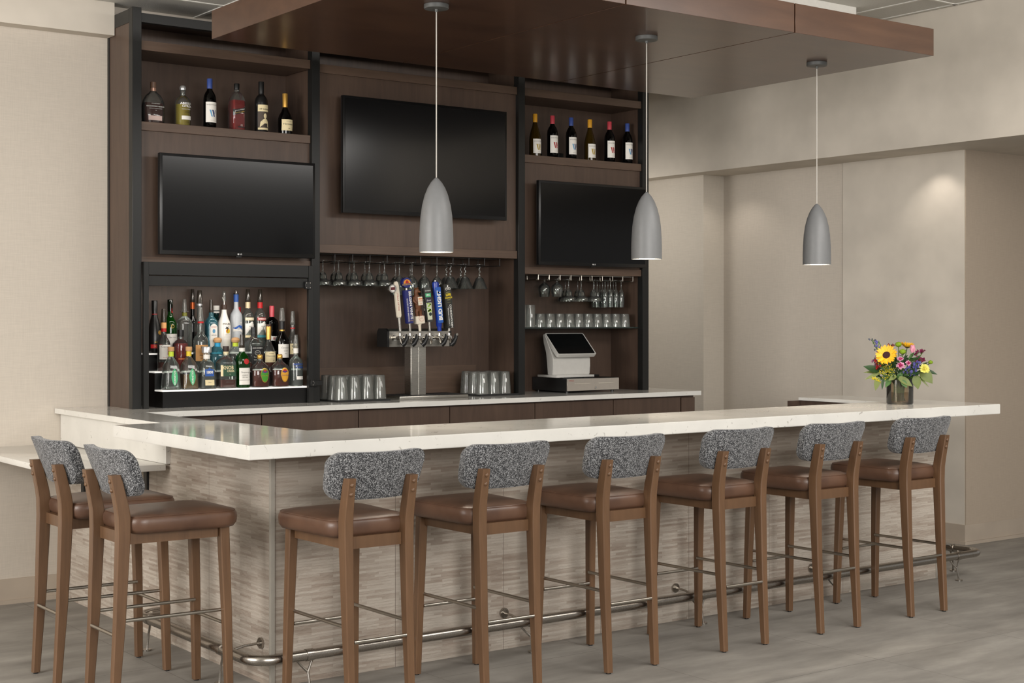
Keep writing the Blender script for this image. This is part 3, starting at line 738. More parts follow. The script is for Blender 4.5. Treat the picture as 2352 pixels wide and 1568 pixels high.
def pour_cap(z, kind, r=0.014):
    """list of (lathe profile or tube, material, name)"""
    if kind == 'smoke': return [([(r, z), (r * 1.15, z + 0.004), (r * 1.05, z + 0.02), (r * 0.8, z + 0.07), (r * 0.75, z + 0.078)], SMOKE, 'pourer_cover')]
    if kind == 'clear': return [([(r, z), (r * 1.15, z + 0.004), (r * 1.05, z + 0.02), (r * 0.75, z + 0.075), (r * 0.7, z + 0.08)], CLRP, 'pourer_cover')]
    return []
def bottle(name, label, loc, prof, mat, p=2.0, sy=1.0, liquid=None, caps=(), labels=(), lines=(), group='bottles on the stepped display', rz=0.0, n=28, kind='bottle'):
    prof = norm(prof)
    t = thing(name, label, kind, loc, rz, group)
    def rr(r, z, sq, k=1.0): return ring(r * k, z, 2.0 + (p - 2.0) * sq, 1.0 + (sy - 1.0) * sq, n)
    b = new(); loft(b, [rr(r, z, sq) for r, z, sq in prof]); obj('glass_body' if mat.name.endswith('glass') else 'body', b, mat, t, 35)
    if liquid:
        lm, lev = liquid; rings = []
        zs = [q[1] for q in prof if q[1] < lev]
        for q in prof:
            if q[1] < lev: rings.append(rr(q[0], max(q[1], 0.006), q[2], 0.93))
        r_, sq = prof_at(prof, lev); rings.append(rr(r_, lev, sq, 0.93))
        rings[0] = [(x, y, 0.006) for x, y, z in rings[0]]
        b = new(); loft(b, rings); obj('liquid', b, lm, t, 35)
    for cp, cm, cn_ in caps:
        b = new()
        if cn_ == 'spout': tube(b, cp[0], cp[1], 8)
        else: lathe(b, cp, 18)
        obj(cn_, b, cm, t, 35)
    def onto(off):
        def f(u, v):
            r_, sq = prof_at(prof, v); pp = 2.0 + (p - 2.0) * sq; s_ = 1.0 + (sy - 1.0) * sq
            k = min(0.995, abs(u) / r_) ; return (u, -(r_ * s_ * (1 - k ** pp) ** (1 / pp)) - off, v)
        return f
    first = None
    for i, lb_ in enumerate(labels):
        k, lm = lb_[0], lb_[1]; off = 0.0008 + 0.0004 * i; f = onto(off); b = new()
        if k == 'rect':
            u0, u1, v0, v1 = lb_[2:6]; nu, nv = 14, 4
            g = [[b.verts.new(f(u0 + (u1 - u0) * a / nu, v0 + (v1 - v0) * c_ / nv)) for a in range(nu + 1)] for c_ in range(nv + 1)]
            for c_ in range(nv):
                for a in range(nu): b.faces.new((g[c_][a], g[c_][a + 1], g[c_ + 1][a + 1], g[c_ + 1][a]))
        else:
            if k == 'oval': u, v, ru, rv = lb_[2:6]; pts = [(u + ru * math.cos(2 * PI * a / 24), v + rv * math.sin(2 * PI * a / 24)) for a in range(24)]
            else: pts = lb_[2]
            cu_ = sum(q[0] for q in pts) / len(pts); cv_ = sum(q[1] for q in pts) / len(pts)
            rings = [[b.verts.new(f(cu_ + (x - cu_) * s_, cv_ + (y - cv_) * s_)) for x, y in pts] for s_ in (1.0, 0.66, 0.33)]
            for A, B in zip(rings, rings[1:]):
                for a in range(len(pts)): b.faces.new((A[a], A[(a + 1) % len(pts)], B[(a + 1) % len(pts)], B[a]))
            b.faces.new(rings[-1])
        o = obj('label', b, lm, t, 60); first = first or o
    mats = []
    for ln in lines:
        if ln[0] not in mats: mats.append(ln[0])
    for lm in mats:
        b = new(); f = onto(0.0008 + 0.0004 * (len(labels) + 1))
        for ln in lines:
            if ln[0] is lm:
                kw = ln[5] if len(ln) > 5 else {}
                text(b, ln[1], ln[4], f, ln[2], ln[3], **kw)
        obj('lettering', b, lm, first or t, 180)
    return t
def wine(name, label, loc, cap, ink1, ink2, mat, slope, group):
    if slope: pr = [(0.036, 0), (0.0405, 0.005), (0.0405, 0.105), (0.038, 0.135), (0.029, 0.175), (0.0185, 0.21), (0.0145, 0.235), (0.0145, 0.287)]
    else: pr = [(0.034, 0), (0.0375, 0.005), (0.0375, 0.165), (0.035, 0.187), (0.027, 0.207), (0.017, 0.222), (0.0145, 0.235), (0.0145, 0.287)]
    r = 0.04 if slope else 0.037
    u = 0.033; l0, l1 = (0.022, 0.118) if slope else (0.034, 0.152)
    c0 = (l0 + l1) / 2 - 0.006
    def ch(u0, s): return [(u0, c0 + 0.02), (u0 + 0.009 * s, c0 + 0.02), (u0 + 0.0185 * s, c0 - 0.02), (u0 + 0.0105 * s, c0 - 0.02)]
    labels = [('rect', PAPER, -u, u, l0, l1), ('poly', ink1, ch(-0.017, 1)), ('poly', ink2, ch(-0.003, 1)), ('poly', ink2, [(0.017, c0 + 0.02), (0.021, c0 + 0.02), (0.0155, c0 - 0.008), (0.0125, c0 - 0.002)])]
    lines = [(INKS, 'WESTWOOD', 0, l1 - 0.017, 0.0095, {'spacing': 1.15}), (INKS, 'vintage red blend' if not slope else 'chardonnay', 0, l0 + 0.012, 0.004)]
    return bottle(name, label, loc, pr, mat, caps=[([(0.0158, 0.232), (0.016, 0.288), (0.015, 0.2895)], cap, 'capsule')], labels=labels, lines=lines, group=group, kind='wine bottle')
RB, TB = M('capsule_rose', (188, 62, 74), 0.4), M('capsule_blue', (56, 78, 146), 0.4)
YB_ = M('capsule_yellow', (222, 160, 42), 0.4)
GW = 'wine bottles on the top shelf beside the wall'
R2 = M('rust_ink', (170, 40, 40), 0.5); GO1 = M('mustard_ink', (176, 150, 50), 0.5)
wr = [(6.022, YB_, GO1, GO1, OLIVEG, 1, 'white wine bottle with yellow capsule, closest to the middle bay on the wine shelf'),
      (6.171, RB, R2, INKR, BROWNG, 0, 'red wine bottle with rose capsule, between the yellow and blue ones nearer the middle bay'),
      (6.334, TB, INKLB, INKN, BROWNG, 0, 'red wine bottle with blue capsule, third from the middle bay on the wine shelf'),
      (6.500, YB_, GO1, GO1, OLIVEG, 1, 'white wine bottle with yellow capsule, fourth from the middle bay on the wine shelf'),
      (6.678, RB, R2, INKR, BROWNG, 0, 'red wine bottle with rose capsule, next to last toward the wall on the wine shelf'),
      (6.843, TB, INKLB, INKN, BROWNG, 0, 'red wine bottle with blue capsule, last toward the wall on the wine shelf')]
for x, cp, i1, i2, gm, sl, lab in wr: wine('wine_bottle', lab, (x, 7.90, 2.6606), cp, i1, i2, gm, sl, GW)
# small clutter behind the wine bottles
b = new(); lathe(b, [(0.026, 0), (0.026, 0.045), (0.022, 0.05)], 20); o = obj('small_jar', b, BLACKP); o.location = (6.115, 7.985, 2.6606)
tag(o, 'small dark round jar between the first two wine bottles', 'jar')
b = new(); box(b, -0.04, 0.04, -0.02, 0.02, 0, 0.05, 0.004); o = obj('black_box', b, BLACKP); o.location = (6.28, 7.985, 2.6606)
tag(o, 'small black box on the wine shelf behind the blue capsule bottle', 'box')
b = new(); pts = [(0.06 * math.cos(a * 0.55) * (1 - a * 0.02), 0.03 * math.sin(a * 0.9), 0.006 + 0.004 * (a % 3)) for a in range(22)]
tube(b, pts, 0.004, 6); o = obj('coiled_cable', b, BLACKP); o.location = (6.41, 7.98, 2.6606)
tag(o, 'short coiled black cable on the wine shelf beside the blue capsule bottle', 'cable')
GS = 'spirits on the top shelf above the television'
z0 = 2.6666
bottle('whiskey_bottle', 'round-shouldered flask of dark bourbon, beside the outer post on the top shelf', (3.309, 7.90, z0),
    [(0.058, 0, 1), (0.062, 0.006, 1), (0.064, 0.05, 1), (0.064, 0.105, 1), (0.058, 0.135, 1), (0.044, 0.16, 0.8), (0.024, 0.178, 0.4), (0.0155, 0.187, 0), (0.015, 0.222, 0)], CLEAR, 2.8, 0.62,
    (L_DARK, 0.118), [([(0.0165, 0.205), (0.0165, 0.236), (0.015, 0.238)], M('bronze_cap', (112, 86, 70), 0.5), 'cap'), ([(0.0162, 0.186), (0.0162, 0.204)], M('copper_band', (190, 150, 130), 0.4, 0.5), 'neck_band')],
    [('rect', M('rose_label', (216, 190, 182), 0.6), -0.042, 0.038, 0.018, 0.044)],
    [(INKW, 'WOODFORD RESERVE', 0, 0.096, 0.0105), (INKW, 'DISTILLER\u2019S SELECT', 0, 0.112, 0.006), (INKW, 'KENTUCKY STRAIGHT BOURBON', 0, 0.084, 0.005), (INKW, '1996', 0, 0.074, 0.005)], GS)
AB = [(0.040, 0), (0.0445, 0.004), (0.0445, 0.135), (0.041, 0.152), (0.028, 0.168), (0.0155, 0.178), (0.0145, 0.185), (0.0145, 0.212)]
bottle('vodka_bottle', 'clear vodka bottle with yellow fill and white lettering on the top shelf', (3.488, 7.90, z0), AB, CLEAR, liquid=(L_YEL, 0.125),
    caps=[([(0.017, 0.208), (0.0185, 0.216), (0.018, 0.226), (0.012, 0.234)], SILV, 'cap')],
    labels=[('rect', PAPER, -0.024, 0.036, 0.036, 0.058)], lines=[(INKW, 'ABSOLUT', 0.006, 0.128, 0.017, {'bold': 0.03}), (INKW, 'CITRON', 0.01, 0.112, 0.017, {'bold': 0.03}),
    (INKW, 'Country of Sweden', 0.004, 0.096, 0.007), (INK, 'CITRON', 0.012, 0.078, 0.010), (INK, 'VODKA', 0.012, 0.022, 0.007)], group=GS)
wine('wine_bottle', 'red wine bottle with blue capsule standing among the spirits on the top shelf', (3.654, 7.90, z0), TB, INKLB, INKN, BROWNG, 0, GS)
bottle('scotch_bottle', 'square red-amber scotch bottle with slanted black label on the top shelf', (3.825, 7.90, z0),
    [(0.039, 0, 1), (0.041, 0.004, 1), (0.0415, 0.17, 1), (0.037, 0.192, 1), (0.022, 0.222, 0.6), (0.0145, 0.232, 0), (0.0135, 0.262, 0)], CLEAR, 6, 1.0, (L_RED, 0.178),
    [([(0.016, 0.243), (0.0165, 0.275), (0.015, 0.278)], BLACKP, 'cap')],
    [('poly', BLACKL, [(-0.040, 0.085), (0.040, 0.104), (0.040, 0.142), (-0.040, 0.123)]), ('rect', BLACKL, -0.012, 0.030, 0.018, 0.024)],
    [(INKW, 'Johnnie Walker', 0.0, 0.121, 0.010, {'rot': 0.23}), (INKG, 'BLACK LABEL', 0.001, 0.107, 0.010, {'rot': 0.23}), (INKW, '12', 0.01, 0.03, 0.014)], GS)
PHOTO = M('sepia_print', (74, 62, 52), 0.6)
bottle('wine_bottle', 'black wine bottle with sepia portrait label on the top shelf', (3.983, 7.90, z0),
    [(0.037, 0), (0.0395, 0.004), (0.0395, 0.175), (0.036, 0.2), (0.026, 0.217), (0.0165, 0.228), (0.0155, 0.24), (0.0155, 0.3)], FROSTB,
    caps=[([(0.0166, 0.236), (0.0168, 0.302), (0.0158, 0.304)], BLACKP, 'capsule')],
    labels=[('rect', CREAM, -0.033, 0.035, 0.124, 0.164), ('rect', PHOTO, -0.033, 0.035, 0.028, 0.122), ('rect', CREAM, -0.033, 0.035, 0.016, 0.028),
            ('oval', CREAM, 0.006, 0.098, 0.010, 0.015), ('poly', CREAM, [(-0.026, 0.03), (-0.022, 0.062), (-0.006, 0.078), (0.006, 0.084), (0.018, 0.078), (0.028, 0.064), (0.031, 0.03)]), ('rect', M('slate_print', (58, 50, 44), 0.6), 0.0, 0.022, 0.034, 0.054)],
    lines=[(INK, '19 Crimes', 0.001, 0.138, 0.014)], group=GS, kind='wine bottle')
COG = [(0.036, 0), (0.041, 0.006), (0.0445, 0.06), (0.0435, 0.095), (0.036, 0.118), (0.022, 0.142), (0.0155, 0.160), (0.0145, 0.178), (0.0145, 0.2)]
bottle('cognac_bottle', 'pear-shaped dark cognac bottle with gold neck on the top shelf', (4.141, 7.90, z0), COG, BROWNG,
    caps=[([(0.0152, 0.158), (0.0162, 0.245), (0.0155, 0.248)], GOLDF, 'capsule')], labels=[('rect', CREAM, -0.036, 0.037, 0.024, 0.090)],
    lines=[(INK, 'Hennessy', 0, 0.062, 0.016), (INKS, 'COGNAC', 0.004, 0.078, 0.008), (INK, 'Jas', 0.004, 0.037, 0.012, {'shear': 0.4})], group=GS)

# --- stepped display: first row
Y1, Z1 = 7.860, 1.1665
TRAP = [(0.046, 0, 1), (0.049, 0.005, 1), (0.045, 0.075, 1), (0.040, 0.135, 1), (0.034, 0.150, 1), (0.018, 0.178, 0.5), (0.0145, 0.186, 0), (0.0145, 0.226, 0)]
LEAF = [(0.004 + 0.019 * math.sin(PI * t) ** 0.75 * s, 0.022 + 0.098 * t) for s, rng in ((1, [k / 9 for k in range(10)]), (-1, [k / 9 for k in range(9, -1, -1)])) for t in rng]
for x, lq, strip, lab in ((3.399, (L_CLR, 0.085), LIME, 'clear tequila bottle with green leaf label and lime neck strip'), (3.507, (L_GOLD, 0.085), YELL, 'golden tequila bottle with green leaf label and yellow neck strip')):
    bottle('tequila_bottle', lab + ' on the lowest step', (x, Y1, Z1), TRAP, CLEAR2, 5, 0.92, lq, [([(0.017, 0.218), (0.0185, 0.222), (0.0185, 0.242)], CORK, 'stopper'), ([(0.0149, 0.188), (0.0149, 0.216)], strip, 'neck_strip')],
        [('poly', GREENL, LEAF)], [(INKW, 'HORNITOS', 0.005, 0.068, 0.0155, {'rot': PI / 2, 'bold': 0.02})])
bottle('tequila_bottle', 'tapered clear tequila bottle with silver stopper and blue label on the lowest step', (3.617, Y1, Z1),
    [(0.047, 0, 1), (0.049, 0.005, 1), (0.040, 0.118, 1), (0.036, 0.142, 1), (0.026, 0.158, 0.7), (0.019, 0.166, 0), (0.0185, 0.2, 0)], CLEAR2, 5, 0.9, (L_CLR, 0.105),
    [([(0.02, 0.202), (0.0285, 0.208), (0.0285, 0.238), (0.027, 0.241)], SILV, 'stopper'), ([(0.0195, 0.172), (0.0195, 0.196)], PAPER, 'neck_band')],
    [('poly', BLUEL, [(-0.027, 0.072), (0.027, 0.072), (0.027, 0.112), (0.012, 0.112), (0, 0.122), (-0.012, 0.112), (-0.027, 0.112)]), ('rect', CREAM, -0.028, 0.028, 0.020, 0.052)],
    [(INKW, '1800', 0, 0.094, 0.021, {'bold': 0.03}), (INKS, 'Silver', 0, 0.037, 0.009)])
bottle('bourbon_bottle', 'square clear bourbon bottle with dark green label on the lowest step', (3.737, Y1, Z1),
    [(0.050, 0, 1), (0.052, 0.004, 1), (0.051, 0.145, 1), (0.046, 0.158, 1), (0.024, 0.178, 0.6), (0.0155, 0.186, 0), (0.0145, 0.22, 0)], CLEAR2, 7, 0.8, (L_AMB, 0.05),
    [([(0.016, 0.212), (0.0175, 0.218), (0.0175, 0.243)], M('dark_wood_stopper', (56, 40, 34), 0.5), 'stopper'), ([(0.0152, 0.19), (0.0152, 0.211)], CREAM, 'neck_band')],
    [('rect', DGRL, -0.046, 0.048, 0.070, 0.134), ('rect', CREAM, -0.049, -0.036, 0.070, 0.134)],
    [(CREAM, 'KNOB', -0.006, 0.118, 0.030, {'bold': 0.02, 'sx': 0.8}), (CREAM, 'CREEK', 0.010, 0.099, 0.016, {'bold': 0.02}), (CREAM, 'rye', 0.006, 0.082, 0.007), (INKS, 'small batch aged whiskey', 0.004, 0.050, 0.0062), (INKS, 'crafted in Kentucky', 0.004, 0.036, 0.0062)])
bottle('gin_bottle', 'green gin bottle with red round seal and white label on the lowest step', (3.839, Y1, Z1),
    [(0.038, 0, 1), (0.041, 0.004, 1), (0.041, 0.135, 1), (0.041, 0.150, 1), (0.034, 0.185, 0.6), (0.017, 0.205, 0), (0.0155, 0.226, 0)], GREENG, 3.2, 0.95, None,
    [([(0.0165, 0.21), (0.0172, 0.214), (0.0172, 0.232)], PAPER, 'neck_ring')] + pour_cap(0.232, 'smoke', 0.0145),
    [('rect', PAPER, -0.033, 0.036, 0.046, 0.116), ('rect', PAPER, -0.033, 0.036, 0.018, 0.044), ('oval', REDL, 0.010, 0.153, 0.0165, 0.0165)],
    [(INKS, 'Tanqueray', 0.001, 0.090, 0.013, {'shear': 0.3}), (INKS, 'LONDON', 0.001, 0.073, 0.009), (INKS, 'DRY GIN', 0.001, 0.061, 0.009)])
CRN = [(0.050, 0, 1), (0.056, 0.004, 1), (0.0595, 0.06, 1), (0.0590, 0.095, 1), (0.052, 0.118, 1), (0.036, 0.134, 0.7), (0.018, 0.150, 0.2), (0.0145, 0.160, 0), (0.0145, 0.18, 0)]
PURP = M('purple_ink', (86, 50, 120), 0.5)
for x, lm, lab in ((3.954, M('apple_label', (70, 150, 44), 0.45), 'squat cut-glass whisky bottle with green crest label'), (4.085, M('amber_crest_label', (224, 164, 50), 0.45), 'squat cut-glass whisky bottle with amber crest label')):
    ov = lambda s, dv=0: [(0.010 + s * 0.0285 * math.cos(a * PI / 12) * (1.0 if math.sin(a * PI / 12) > 0 else 0.86), 0.070 + dv + s * 0.043 * math.sin(a * PI / 12)) for a in range(24)]
    bottle('whisky_bottle', lab + ' on the lowest step', (x, Y1, Z1), CRN, CLEAR, 2.6, 0.80, (L_AMB, 0.098), [([(0.0155, 0.166), (0.0165, 0.168), (0.0165, 0.186), (0.013, 0.191)], GOLDF, 'cap')],
        [('poly', GOLDF, ov(1.0)), ('poly', lm, ov(0.9)), ('poly', PURP, [(-0.004, 0.096), (0.024, 0.096), (0.028, 0.088), (0.010, 0.082), (-0.008, 0.088)]), ('oval', REDL, 0.010, 0.098, 0.010, 0.006)],
        [(INKG if lm.name[0] == 'a' and 'apple' in lm.name else PURP, 'Crown Royal', 0.010, 0.068, 0.009, {'shear': 0.2})])
bottle('vodka_bottle', 'clear vodka bottle with blue lettering at the far end of the lowest step', (4.192, Y1, Z1), [(r * 0.94, z) for r, z in AB[:-1]] + [(0.0145, 0.218)], CLEAR2, liquid=(L_CLR, 0.125),
    caps=[([(0.0152, 0.196), (0.0152, 0.226)], PAPER, 'neck_band')] + pour_cap(0.226, 'clear', 0.0145), labels=[('rect', PAPER, -0.016, 0.034, 0.040, 0.060)],
    lines=[(INKB, 'ABSOLUT', 0.004, 0.130, 0.0165, {'bold': 0.03}), (INKB, 'VODKA', 0.008, 0.112, 0.0175, {'bold': 0.03}), (INKS, 'Country of Sweden', 0.006, 0.097, 0.006)])
# --- second row
Y2, Z2 = 7.970, 1.2685
def std(r, sh, neck, top, nr=0.0145): return [(r * 0.92, 0), (r, 0.005), (r, sh), (r * 0.86, sh + 0.018), (r * 0.5, sh + 0.04), (nr, neck), (nr, top)]
bottle('rum_bottle', 'rum bottle with white label and orange neck seal on the middle step', (3.402, Y2, Z2), std(0.0375, 0.155, 0.215, 0.27), CLEAR, liquid=(L_AMB, 0.05),
    caps=[([(0.0155, 0.225), (0.0155, 0.245)], REDL, 'neck_seal'), ([(0.0158, 0.245), (0.0158, 0.278)], M('peach_seal', (236, 176, 112), 0.5), 'neck_seal')] + pour_cap(0.278, 'smoke', 0.016),
    labels=[('rect', PAPER, -0.033, 0.034, 0.068, 0.150), ('poly', REDL, [(0.008, 0.095), (0.016, 0.092), (0.024, 0.100), (0.021, 0.118), (0.015, 0.128), (0.010, 0.116)])], lines=[(INKS, 'Captain', -0.004, 0.140, 0.015), (INKR, 'Spiced Rum', 0.0, 0.078, 0.008)])
bottle('whiskey_bottle', 'round red whiskey flask with dark stopper on the middle step', (3.505, Y2, Z2), [(0.043, 0), (0.047, 0.006), (0.0475, 0.135), (0.044, 0.158), (0.028, 0.174), (0.018, 0.182), (0.017, 0.2)], CLEAR, liquid=(L_RED, 0.158),
    caps=[([(0.018, 0.196), (0.0185, 0.2), (0.0185, 0.236)], BLACKP, 'stopper')], labels=[('rect', ORANGE, -0.030, 0.026, 0.066, 0.072)])
bottle('vodka_bottle', 'clear round vodka bottle with kraft paper label on the middle step', (3.629, Y2, Z2), [(0.040, 0), (0.043, 0.005), (0.043, 0.165), (0.039, 0.187), (0.026, 0.205), (0.016, 0.225), (0.0145, 0.24), (0.0145, 0.285)], CLEAR, liquid=(L_CLR, 0.17),
    caps=[([(0.0165, 0.274), (0.017, 0.277), (0.017, 0.284)], REDL, 'neck_ring')] + pour_cap(0.284, 'clear', 0.0155), labels=[('rect', KRAFT, -0.039, 0.040, 0.055, 0.148)], lines=[(INK, "Tito's", 0.002, 0.132, 0.022, {'shear': 0.25}), (INK, 'Handmade', 0.002, 0.088, 0.012, {'shear': 0.25}), (INK, 'VODKA', 0.002, 0.070, 0.012)])
PAT = [(0.044, 0, 1), (0.048, 0.006, 1), (0.047, 0.075, 1), (0.040, 0.105, 1), (0.024, 0.128, 0.6), (0.016, 0.138, 0), (0.0155, 0.158, 0)]
for x, band, lab in ((3.736, M('turquoise_ribbon', (40, 160, 206), 0.5), 'short tequila decanter with cork ball and turquoise neck ribbon'), (3.851, LIME, 'short tequila decanter with cork ball and lime neck ribbon')):
    bottle('tequila_bottle', lab + ' on the middle step', (x, Y2, Z2), PAT, BLUEG if band is not LIME else CLEAR2, 3.5, 0.85, (L_CLR, 0.07), [([(0.0172, 0.136), (0.0172, 0.158)], band, 'ribbon'), ([(0.012, 0.156), (0.022, 0.162), (0.0255, 0.174), (0.021, 0.186), (0.008, 0.190)], CORK, 'cork_ball')])
bottle('whiskey_bottle', 'square whiskey bottle with black label and black cap on the middle step', (3.969, Y2, Z2), [(0.044, 0, 1), (0.046, 0.004, 1), (0.046, 0.150, 1), (0.042, 0.165, 1), (0.022, 0.186, 0.4), (0.0155, 0.197, 0), (0.0155, 0.218, 0)], CLEAR, 6, 0.95, (L_AMB, 0.04),
    [([(0.0165, 0.216), (0.0165, 0.25)], BLACKP, 'cap'), ([(0.0162, 0.192), (0.0162, 0.214)], BLACKL, 'neck_band')], [('rect', BLACKL, -0.034, 0.040, 0.03, 0.138), ('oval', M('label_ring', (200, 198, 192), 0.5), 0.004, 0.098, 0.019, 0.014), ('oval', BLACKL, 0.004, 0.098, 0.0165, 0.0115)],
    [(INKW, "JACK DANIEL'S", 0.003, 0.126, 0.0095, {'bold': 0.02}), (INKW, 'Old No. 7', 0.004, 0.098, 0.006), (INKW, 'Tennessee', 0.004, 0.072, 0.012), (INKW, 'WHISKEY', 0.004, 0.056, 0.012)])
bottle('cognac_bottle', 'pear-shaped cognac bottle with gold neck and cream label on the middle step', (4.067, Y2, Z2), [(r * 0.95, z * 1.05) for r, z in COG], CLEAR, liquid=(L_AMB, 0.075),
    caps=[([(0.0155, 0.176), (0.0165, 0.25), (0.0155, 0.254)], GOLDF, 'capsule'), ([(0.0158, 0.254), (0.0158, 0.266)], M('brown_cap', (74, 46, 34), 0.5), 'cap')], labels=[('rect', CREAM, -0.034, 0.036, 0.040, 0.104)], lines=[(INKS, 'Hennessy', 0.0, 0.078, 0.015), (INK, 'COGNAC', 0.0, 0.092, 0.008), (INK, 'V.S', 0.014, 0.050, 0.010)])
bottle('whisky_bottle', 'dark whisky bottle with white label and clear pourer cover on the middle step', (4.157, Y2, Z2), std(0.0405, 0.168, 0.228, 0.275), BROWNG,
    caps=[([(0.0156, 0.226), (0.0156, 0.234)], GOLDF, 'neck_ring'), ([(0.0152, 0.234), (0.0152, 0.285)], BLACKL, 'neck_band')] + pour_cap(0.285, 'clear', 0.0165), labels=[('rect', PAPER, -0.035, 0.037, 0.066, 0.148)], lines=[(INKS, 'Canadian', 0.001, 0.126, 0.014, {'shear': 0.3}), (INKS, 'Club', 0.004, 0.108, 0.014, {'shear': 0.3}), (INKS, '1858', 0.004, 0.090, 0.009)])
bottle('liqueur_bottle', 'amber liqueur bottle with cream label beside the frame post on the middle step', (4.229, Y2, Z2 ), std(0.0310, 0.165, 0.225, 0.265, 0.013), CLEAR, liquid=(L_DARK, 0.14),
    caps=[([(0.0146, 0.24), (0.0146, 0.246)], REDL, 'neck_ring')] + pour_cap(0.266, 'clear', 0.0135), labels=[('rect', CREAM, -0.027, 0.029, 0.086, 0.150)], lines=[(INK, 'SOUT', 0.001, 0.134, 0.0165, {'bold': 0.02}), (INK, 'COM', 0.001, 0.114, 0.0165, {'bold': 0.02}), (INKR, '70', 0.001, 0.097, 0.009)])
# --- top row
Y3, Z3 = 8.060, 1.3705
bottle('cognac_bottle', 'frosted black cognac bottle with gold seal and red label on the top step', (3.384, Y3, Z3), [(0.040, 0), (0.043, 0.005), (0.043, 0.08), (0.037, 0.14), (0.026, 0.185), (0.0165, 0.22), (0.0155, 0.24), (0.0155, 0.28)], FROSTB,
    caps=[([(0.0165, 0.244), (0.0168, 0.3), (0.0155, 0.303)], BLACKP, 'capsule'), ([(0.0166, 0.222), (0.0166, 0.226)], REDL, 'neck_ring')], labels=[('rect', REDL, -0.034, 0.038, 0.028, 0.050), ('oval', GOLDF, 0.019, 0.118, 0.0125, 0.0125)], lines=[(INKG, 'REMY', 0, 0.062, 0.013), (INKG, 'V.S.O.P', 0.004, 0.039, 0.014)])
bottle('scotch_bottle', 'green scotch bottle with white label and red neck strip on the top step', (3.480, Y3, Z3), std(0.038, 0.165, 0.225, 0.29), GREENG, 3.5, 0.95,
    caps=[([(0.0157, 0.24), (0.0162, 0.305), (0.015, 0.309)], DGREEN, 'capsule')], labels=[('rect', PAPER, -0.033, 0.035, 0.03, 0.110), ('rect', REDL, 0.002, 0.0125, 0.232, 0.289)], lines=[(INKS, 'Glen Valley', 0, 0.09, 0.010), (INKG, 'D', 0.0, 0.152, 0.03)])
bottle('vodka_bottle', 'textured clear bottle with flanged pourer on the top step', (3.569, Y3, Z3), [(0.036, 0, 1), (0.040, 0.005, 1), (0.040, 0.165, 1), (0.037, 0.19, 1), (0.022, 0.207, 0.4), (0.0145, 0.215, 0), (0.0145, 0.24, 0)], CLEAR2, 4, 0.95, caps=[([(0.026, 0.238), (0.026, 0.242), (0.0145, 0.244), (0.013, 0.27), (0.009, 0.312)], CLRP, 'pourer_cover'), ([(0.0148, 0.212), (0.0148, 0.234)], M('olive_band', (120, 120, 40), 0.5), 'neck_band')])
bottle('whiskey_bottle', 'dark slim bottle with copper neck foil at the back of the top step', (3.646, 8.120, Z3), std(0.0265, 0.17, 0.22, 0.27, 0.012), BROWNG, caps=[([(0.0135, 0.255), (0.0135, 0.295)], M('copper_foil', (196, 92, 44), 0.3, 0.6), 'capsule')] + pour_cap(0.295, 'smoke', 0.0125))
bottle('liqueur_bottle', 'clear slim bottle with grey cap on the top step behind the kraft label', (3.660, 8.052, Z3), std(0.032, 0.16, 0.22, 0.29), CLEAR2, liquid=(L_DARK, 0.12), caps=[([(0.0165, 0.275), (0.0165, 0.286)], SILV, 'neck_ring')] + pour_cap(0.286, 'smoke', 0.0165), labels=[('rect', BLACKL, -0.026, 0.028, 0.06, 0.11)])
bottle('gin_bottle', 'aqua blue gin bottle with arched white label on the top step', (3.732, 8.048, Z3), [(0.030, 0, 1), (0.033, 0.004, 1), (0.034, 0.165, 1), (0.031, 0.185, 1), (0.019, 0.205, 0.4), (0.0145, 0.214, 0), (0.0145, 0.235, 0)], BLUEG, 5, 0.9, (liq('aqua_spirit', (150, 215, 225), (110, 190, 205), 0.4), 0.16),
    pour_cap(0.232, 'smoke', 0.0125), [('poly', PAPER, [(-0.020, 0.03), (0.026, 0.03), (0.026, 0.15), (0.018, 0.163), (0.003, 0.168), (-0.012, 0.163), (-0.020, 0.15)]), ('oval', INKLB, 0.003, 0.125, 0.009, 0.012)], [(INKR, 'BOMBAY', 0.003, 0.149, 0.0085), (INK, 'SAPPHIRE', 0.003, 0.101, 0.0075)])
bottle('gin_bottle', 'dark teal bottle with white cap at the back of the top step', (3.797, 8.118, Z3), std(0.028, 0.17, 0.222, 0.25, 0.0175), TEALG, caps=[([(0.019, 0.232), (0.0195, 0.242)], PAPER, 'neck_band'), ([(0.0192, 0.248), (0.0192, 0.276)], PAPER, 'cap')])
PALM = [(0.0, 0.085)]
